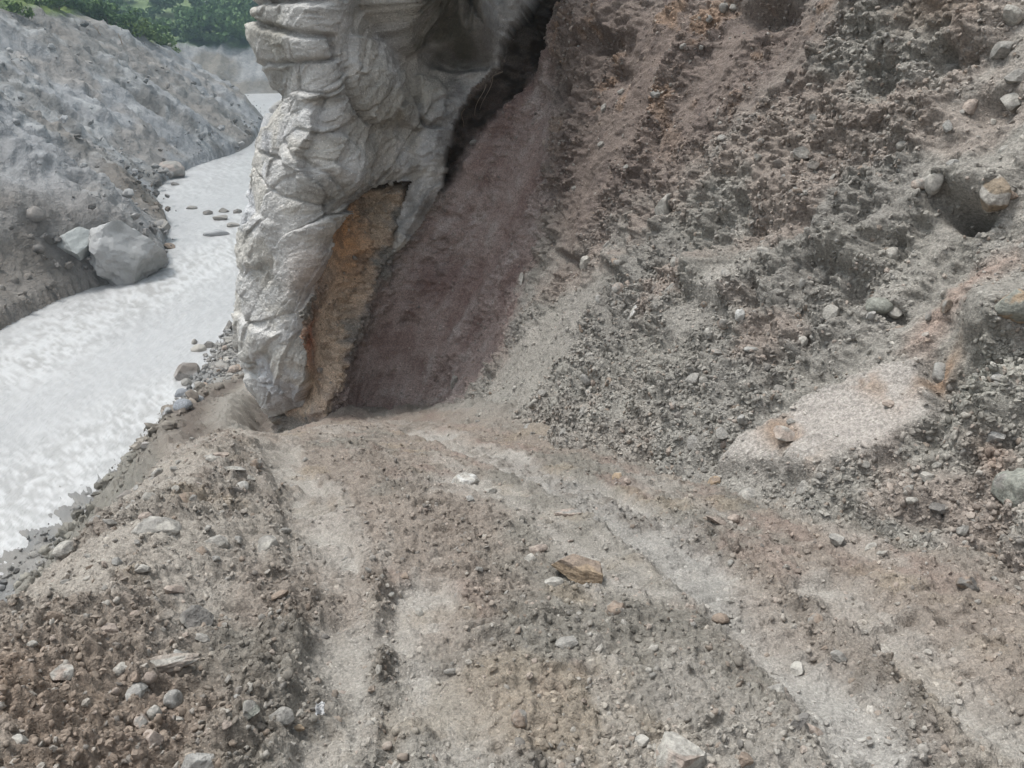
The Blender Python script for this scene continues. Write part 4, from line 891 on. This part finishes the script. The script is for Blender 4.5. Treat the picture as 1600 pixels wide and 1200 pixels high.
for k in range(3): KINDS_T.append((crown_mesh('crown', 540 + k, 380, 1.9, 2.6, M['leaf2'], 7, .22), trunk_mesh(560 + k, 1.5)))
def tree(kind, loc, s, rz, name, label, cat, group):
    e = bpy.data.objects.new(name, None); COL.objects.link(e); e.location = loc; e.scale = (s, s, s); e.rotation_euler = (0, 0, rz); e['label'] = label; e['category'] = cat; e['group'] = group
    cm, tm = KINDS_T[kind]; a = obj('crown', cm, e); b = obj('trunk', tm, e); return e, a
gt_ = np.random.default_rng(123)
lpx, lpy, ld = to_px(LF)
crest = sm(terr_h(LY) - 2.6, terr_h(LY) - .8, LZ - WATER) * (d_ > 11) * (LY > 70) * (lpx > -30) * (lpx < 300)
def trees_on(n, wts, P, kinds, smin, smax, name, label, cat, group):
    idx = gt_.choice(wts.size, n, p=(wts.ravel() / wts.sum()).astype(np.float64)); out = []
    for i in idx:
        p = P.reshape(-1, 3)[i]; sc_ = gt_.uniform(smin, smax); q_ = (sc_ - smin) / (smax - smin); far_ = 'at the grassy end of' if p[1] < 105 else 'midway along' if p[1] < 130 else 'towards the river-bend end of'
        out.append(tree(int(gt_.choice(kinds)), p - np.array([0, 0, .15]), sc_, gt_.uniform(0, 6.28), name, label % ('tall' if q_ > .66 else 'middling' if q_ > .33 else 'low', far_), cat, group)[1])
    return out
belt = crest * (lpx > 85)
tr = trees_on(56, belt * lw * sm(34, 16, d_), LF, [0, 1, 2, 3], .5, 1.0, 'tree', '%s dark green tree %s the far bank crest', 'tree', 'trees along the far bank crest')
trees_on(46, crest * lw * sm(30, 15, d_), LF, [4, 5, 6], .7, 1.5, 'shrub', '%s light green shrub %s the far bank crest', 'shrub', 'shrubs on the far bank crest')
# wooded mountainside, one mass
marea = np.linalg.norm(np.cross(np.gradient(MF, axis=0), np.gradient(MF, axis=1)), axis=-1)
mpx, mpy, mdp = to_px(MF)
mw = marea * (vg > .6) * (mpx > -150) * (mpx < 520) * (MY < 900) / np.maximum(MY, 100) ** .8 * (.3 + sm(.56, .46, p1))
im = gt_.choice(mw.size, 3000, p=(mw.ravel() / mw.sum()).astype(np.float64))
pts = MF.reshape(-1, 3)[im]
me = bpy.data.meshes.new('forest'); me.vertices.add(len(pts)); me.vertices.foreach_set('co', (pts + gt_.normal(0, 1.5, pts.shape) * [1, 1, 0]).astype(np.float32).ravel())
a = me.attributes.new('scl', 'FLOAT', 'POINT'); a.data.foreach_set('value', (gt_.uniform(.8, 1.9, len(pts)) * (1 + (pts[:, 1] > 350) * .6)).astype(np.float32))
a = me.attributes.new('pick', 'INT', 'POINT'); a.data.foreach_set('value', gt_.integers(0, 4, len(pts)).astype(np.int32))
wood = obj('forest', me, kind='stuff', label='far woodland covering the mountainside')
ng = bpy.data.node_groups.new('forest_nodes', 'GeometryNodeTree'); ng.interface.new_socket('Geometry', in_out='INPUT', socket_type='NodeSocketGeometry'); ng.interface.new_socket('Geometry', in_out='OUTPUT', socket_type='NodeSocketGeometry')
N = ng.nodes; L = ng.links; gi = N.new('NodeGroupInput'); go = N.new('NodeGroupOutput'); jn = N.new('GeometryNodeJoinGeometry')
seen = set()
for cr in tr:
    if cr.data.name in seen or len(seen) >= 4: continue
    seen.add(cr.data.name)
    oi = N.new('GeometryNodeObjectInfo'); oi.transform_space = 'ORIGINAL'; oi.inputs['Object'].default_value = cr; oi.inputs['As Instance'].default_value = True; L.new(oi.outputs['Geometry'], jn.inputs[0])
ip = N.new('GeometryNodeInstanceOnPoints'); ip.inputs['Pick Instance'].default_value = True; L.new(gi.outputs[0], ip.inputs['Points']); L.new(jn.outputs[0], ip.inputs['Instance'])
for nm, ty, sk in (('pick', 'INT', 'Instance Index'), ('scl', 'FLOAT', 'Scale')):
    q = N.new('GeometryNodeInputNamedAttribute'); q.data_type = ty; q.inputs['Name'].default_value = nm; L.new(q.outputs['Attribute'], ip.inputs[sk])
rv = N.new('FunctionNodeRandomValue'); rv.data_type = 'FLOAT_VECTOR'; rv.inputs[1].default_value = (0, 0, 6.28); L.new(rv.outputs[0], ip.inputs['Rotation'])
L.new(ip.outputs[0], go.inputs[0]); wood.modifiers.new('forest', 'NODES').node_group = ng
print('trees', round(time.time() - T0, 1))

# ================================================================= SMALL THINGS
def tube_mesh(name, pts, r0, r1, mat, seg=6):
    pts = np.asarray(pts, float); n = len(pts); Vv, Ff = [], []
    for k in range(n):
        t_ = pts[min(k + 1, n - 1)] - pts[max(k - 1, 0)]; t_ /= np.linalg.norm(t_); a = np.cross(t_, [.31, .77, .55]); a /= np.linalg.norm(a); b = np.cross(t_, a); r_ = r0 + (r1 - r0) * k / (n - 1)
        for q in range(seg): Vv.append(pts[k] + r_ * (a * math.cos(q * 2 * math.pi / seg) + b * math.sin(q * 2 * math.pi / seg)))
    for k in range(n - 1):
        for q in range(seg): Ff.append((k * seg + q, k * seg + (q + 1) % seg, (k + 1) * seg + (q + 1) % seg, (k + 1) * seg + q))
    return mesh_np(name, Vv, Ff, mat)
M['root'] = leaf_mat('root_bark', (.24, .19, .15), (.34, .28, .22)); M['plastic'] = leaf_mat('white_plastic', (.7, .7, .7), (.78, .78, .77)); M['roofing'] = leaf_mat('pale_roofing', (.72, .73, .74), (.8, .8, .8)); M['plaster'] = leaf_mat('plaster', (.5, .47, .42), (.6, .56, .5)); M['dark_opening'] = leaf_mat('dark_opening', (.03, .03, .03), (.04, .04, .04))
for k, (x0, y0, x1, y1, lab) in enumerate([(770, 118, 752, 168, 'longest thin root hanging from the black topsoil lip'), (757, 132, 742, 178, 'thin root curling below the black topsoil lip'), (783, 112, 764, 128, 'short pale root sticking out of the black topsoil'),
        (726, 170, 721, 196, 'fine root low on the black topsoil lip'), (551, 318, 546, 345, 'fine root hanging into the orange hollow'), (566, 306, 568, 330, 'short root at the top of the orange hollow')]):
    a, b = cast(x0, y0), cast(x1, y1)
    if a is None or b is None: continue
    p0 = a[0] - ray(x0, y0) * .03 / 1; p1 = p0 + (np.array([(x1 - x0), 0, -(y1 - y0)]) / 1200 * a[2]) + np.array([0, -.06, 0])
    t_ = np.linspace(0, 1, 10)[:, None]; pp = p0 + (p1 - p0) * t_ + np.concatenate([np.sin(t_ * 5 + k) * .03, np.cos(t_ * 4 + k) * .02, np.sin(t_ * 3.1) * .02], 1)
    obj('root', tube_mesh('root', pp, .006, .002, M['root']), label=lab, category='root')
h = cast(500, 1113)
if h is not None:                                                   # crumpled scrap of plastic on the mud
    gg = np.random.default_rng(3); n = 9; Vv = []; Ff = []
    for i_ in range(n):
        for j_ in range(n): u_, v_ = i_ / (n - 1) - .5, j_ / (n - 1) - .5; Vv.append((u_ * .032 + gg.normal(0, .0015), v_ * .03 + gg.normal(0, .0015), .012 + .028 * v_ + .008 * math.sin(u_ * 9) + gg.normal(0, .003)))
    for i_ in range(n - 1):
        for j_ in range(n - 1): q = i_ * n + j_; Ff.append((q, q + n, q + n + 1, q + 1))
    o = obj('plastic_scrap', mesh_np('plastic_scrap', Vv, Ff, M['plastic'], smooth=False), label='crumpled scrap of white plastic on the road mud', category='litter'); o.location = h[0] + np.array([0, 0, .004]); o.rotation_euler = (.3, .2, .5)
    md = o.modifiers.new('thickness', 'SOLIDIFY'); md.thickness = .0015
for (x0, y0, x1, y1, lab) in [(158, 52, 150, 39, 'leaning bare dead trunk on the far bank crest'), (192, 68, 188, 52, 'bare dead trunk further along the far bank crest')]:
    a = cast(x0, y0 + 3)
    if a is None: continue
    p0 = a[0]; p1 = p0 + np.array([(x1 - x0), 0, (y0 - y1)]) / 1200 * a[2] * 1.1; e = bpy.data.objects.new('dead_tree', None); COL.objects.link(e); e['label'] = lab; e['category'] = 'dead tree'; e.location = p0
    obj('trunk', tube_mesh('trunk', np.array([np.zeros(3) - [0, 0, .3], (p1 - p0) * .5 + [.05, 0, 0], p1 - p0]), .11, .05, M['root']), e)
    obj('branch', tube_mesh('branch', np.array([(p1 - p0) * .55, (p1 - p0) * .75 + [.25, .1, 0], (p1 - p0) * .8 + [.5, .1, .1]]), .05, .02, M['root']), e)
def box_mesh(name, x0, x1, y0, y1, z0, z1, mat):
    P = np.array([(x, y, z) for x in (x0, x1) for y in (y0, y1) for z in (z0, z1)], float)
    return mesh_np(name, P, [(0, 1, 3, 2), (4, 6, 7, 5), (0, 4, 5, 1), (2, 3, 7, 6), (0, 2, 6, 4), (1, 5, 7, 3)], mat, smooth=False)
for (px, py, wpx, lab) in [(322, 18, 18, 'long low house with a white roof on the wooded mountainside'), (240, 4, 12, 'small house with a white roof at the top of the wooded view')]:
    a = cast(px, py)
    if a is None: continue
    wd = wpx / 1200 * a[2]; hh = wd * .2; e = bpy.data.objects.new('house', None); COL.objects.link(e); e.location = a[0] + np.array([0, 0, 1.5]); e['label'] = lab; e['category'] = 'house'; e['group'] = 'far houses'
    obj('wall', box_mesh('wall', -wd / 2, wd / 2, -wd * .22, wd * .22, -4, hh, M['plaster']), e)
    Pm = np.array([(x, y, z) for x in (-wd * .54, wd * .54) for (y, z) in ((-wd * .28, hh * .95), (0, hh * 1.75), (wd * .28, hh * .95), (wd * .28, hh * .85), (0, hh * 1.6), (-wd * .28, hh * .85))])
    Fm = [(k, (k + 1) % 6, 6 + (k + 1) % 6, 6 + k) for k in range(6)]; obj('roof', mesh_np('roof', Pm, Fm, M['roofing'], smooth=False), e)
    for k in range(3): x = -wd * .36 + k * wd * .33; obj('window', box_mesh('window', x, x + wd * .09, -wd * .225, -wd * .21, hh * .3, hh * .75, M['dark_opening']), e)
print('small', round(time.time() - T0, 1))

# ================================================================= HAZE
hm = bpy.data.materials.new('haze'); hm.use_nodes = True; hm.node_tree.nodes.clear()
pv = hm.node_tree.nodes.new('ShaderNodeVolumePrincipled'); pv.inputs['Color'].default_value = (.6, .84, 1.0, 1); pv.inputs['Density'].default_value = .0007; pv.inputs['Anisotropy'].default_value = .2
ou = hm.node_tree.nodes.new('ShaderNodeOutputMaterial'); hm.node_tree.links.new(pv.outputs[0], ou.inputs['Volume'])
zt = float(MZ.max()) + 30; zb = float(min(MZ.min(), LF[..., 2].min(), GF[..., 2].min())) - 1
bx = np.array([(x, y, z) for x in (-1600, 1300) for y in (-120, 1650) for z in (zb, zt)], float)
obj('haze', mesh_np('haze', bx, [(0, 1, 3, 2), (4, 6, 7, 5), (0, 4, 5, 1), (2, 3, 7, 6), (0, 2, 6, 4), (1, 5, 7, 3)], hm, smooth=False), kind='stuff', label='thin blue valley haze')
print('done', round(time.time() - T0, 1), 'tris', sum(len(o.data.polygons) * (2 if len(o.data.polygons) and o.data.polygons[0].loop_total == 4 else 1) for o in bpy.data.objects if o.type == 'MESH'))
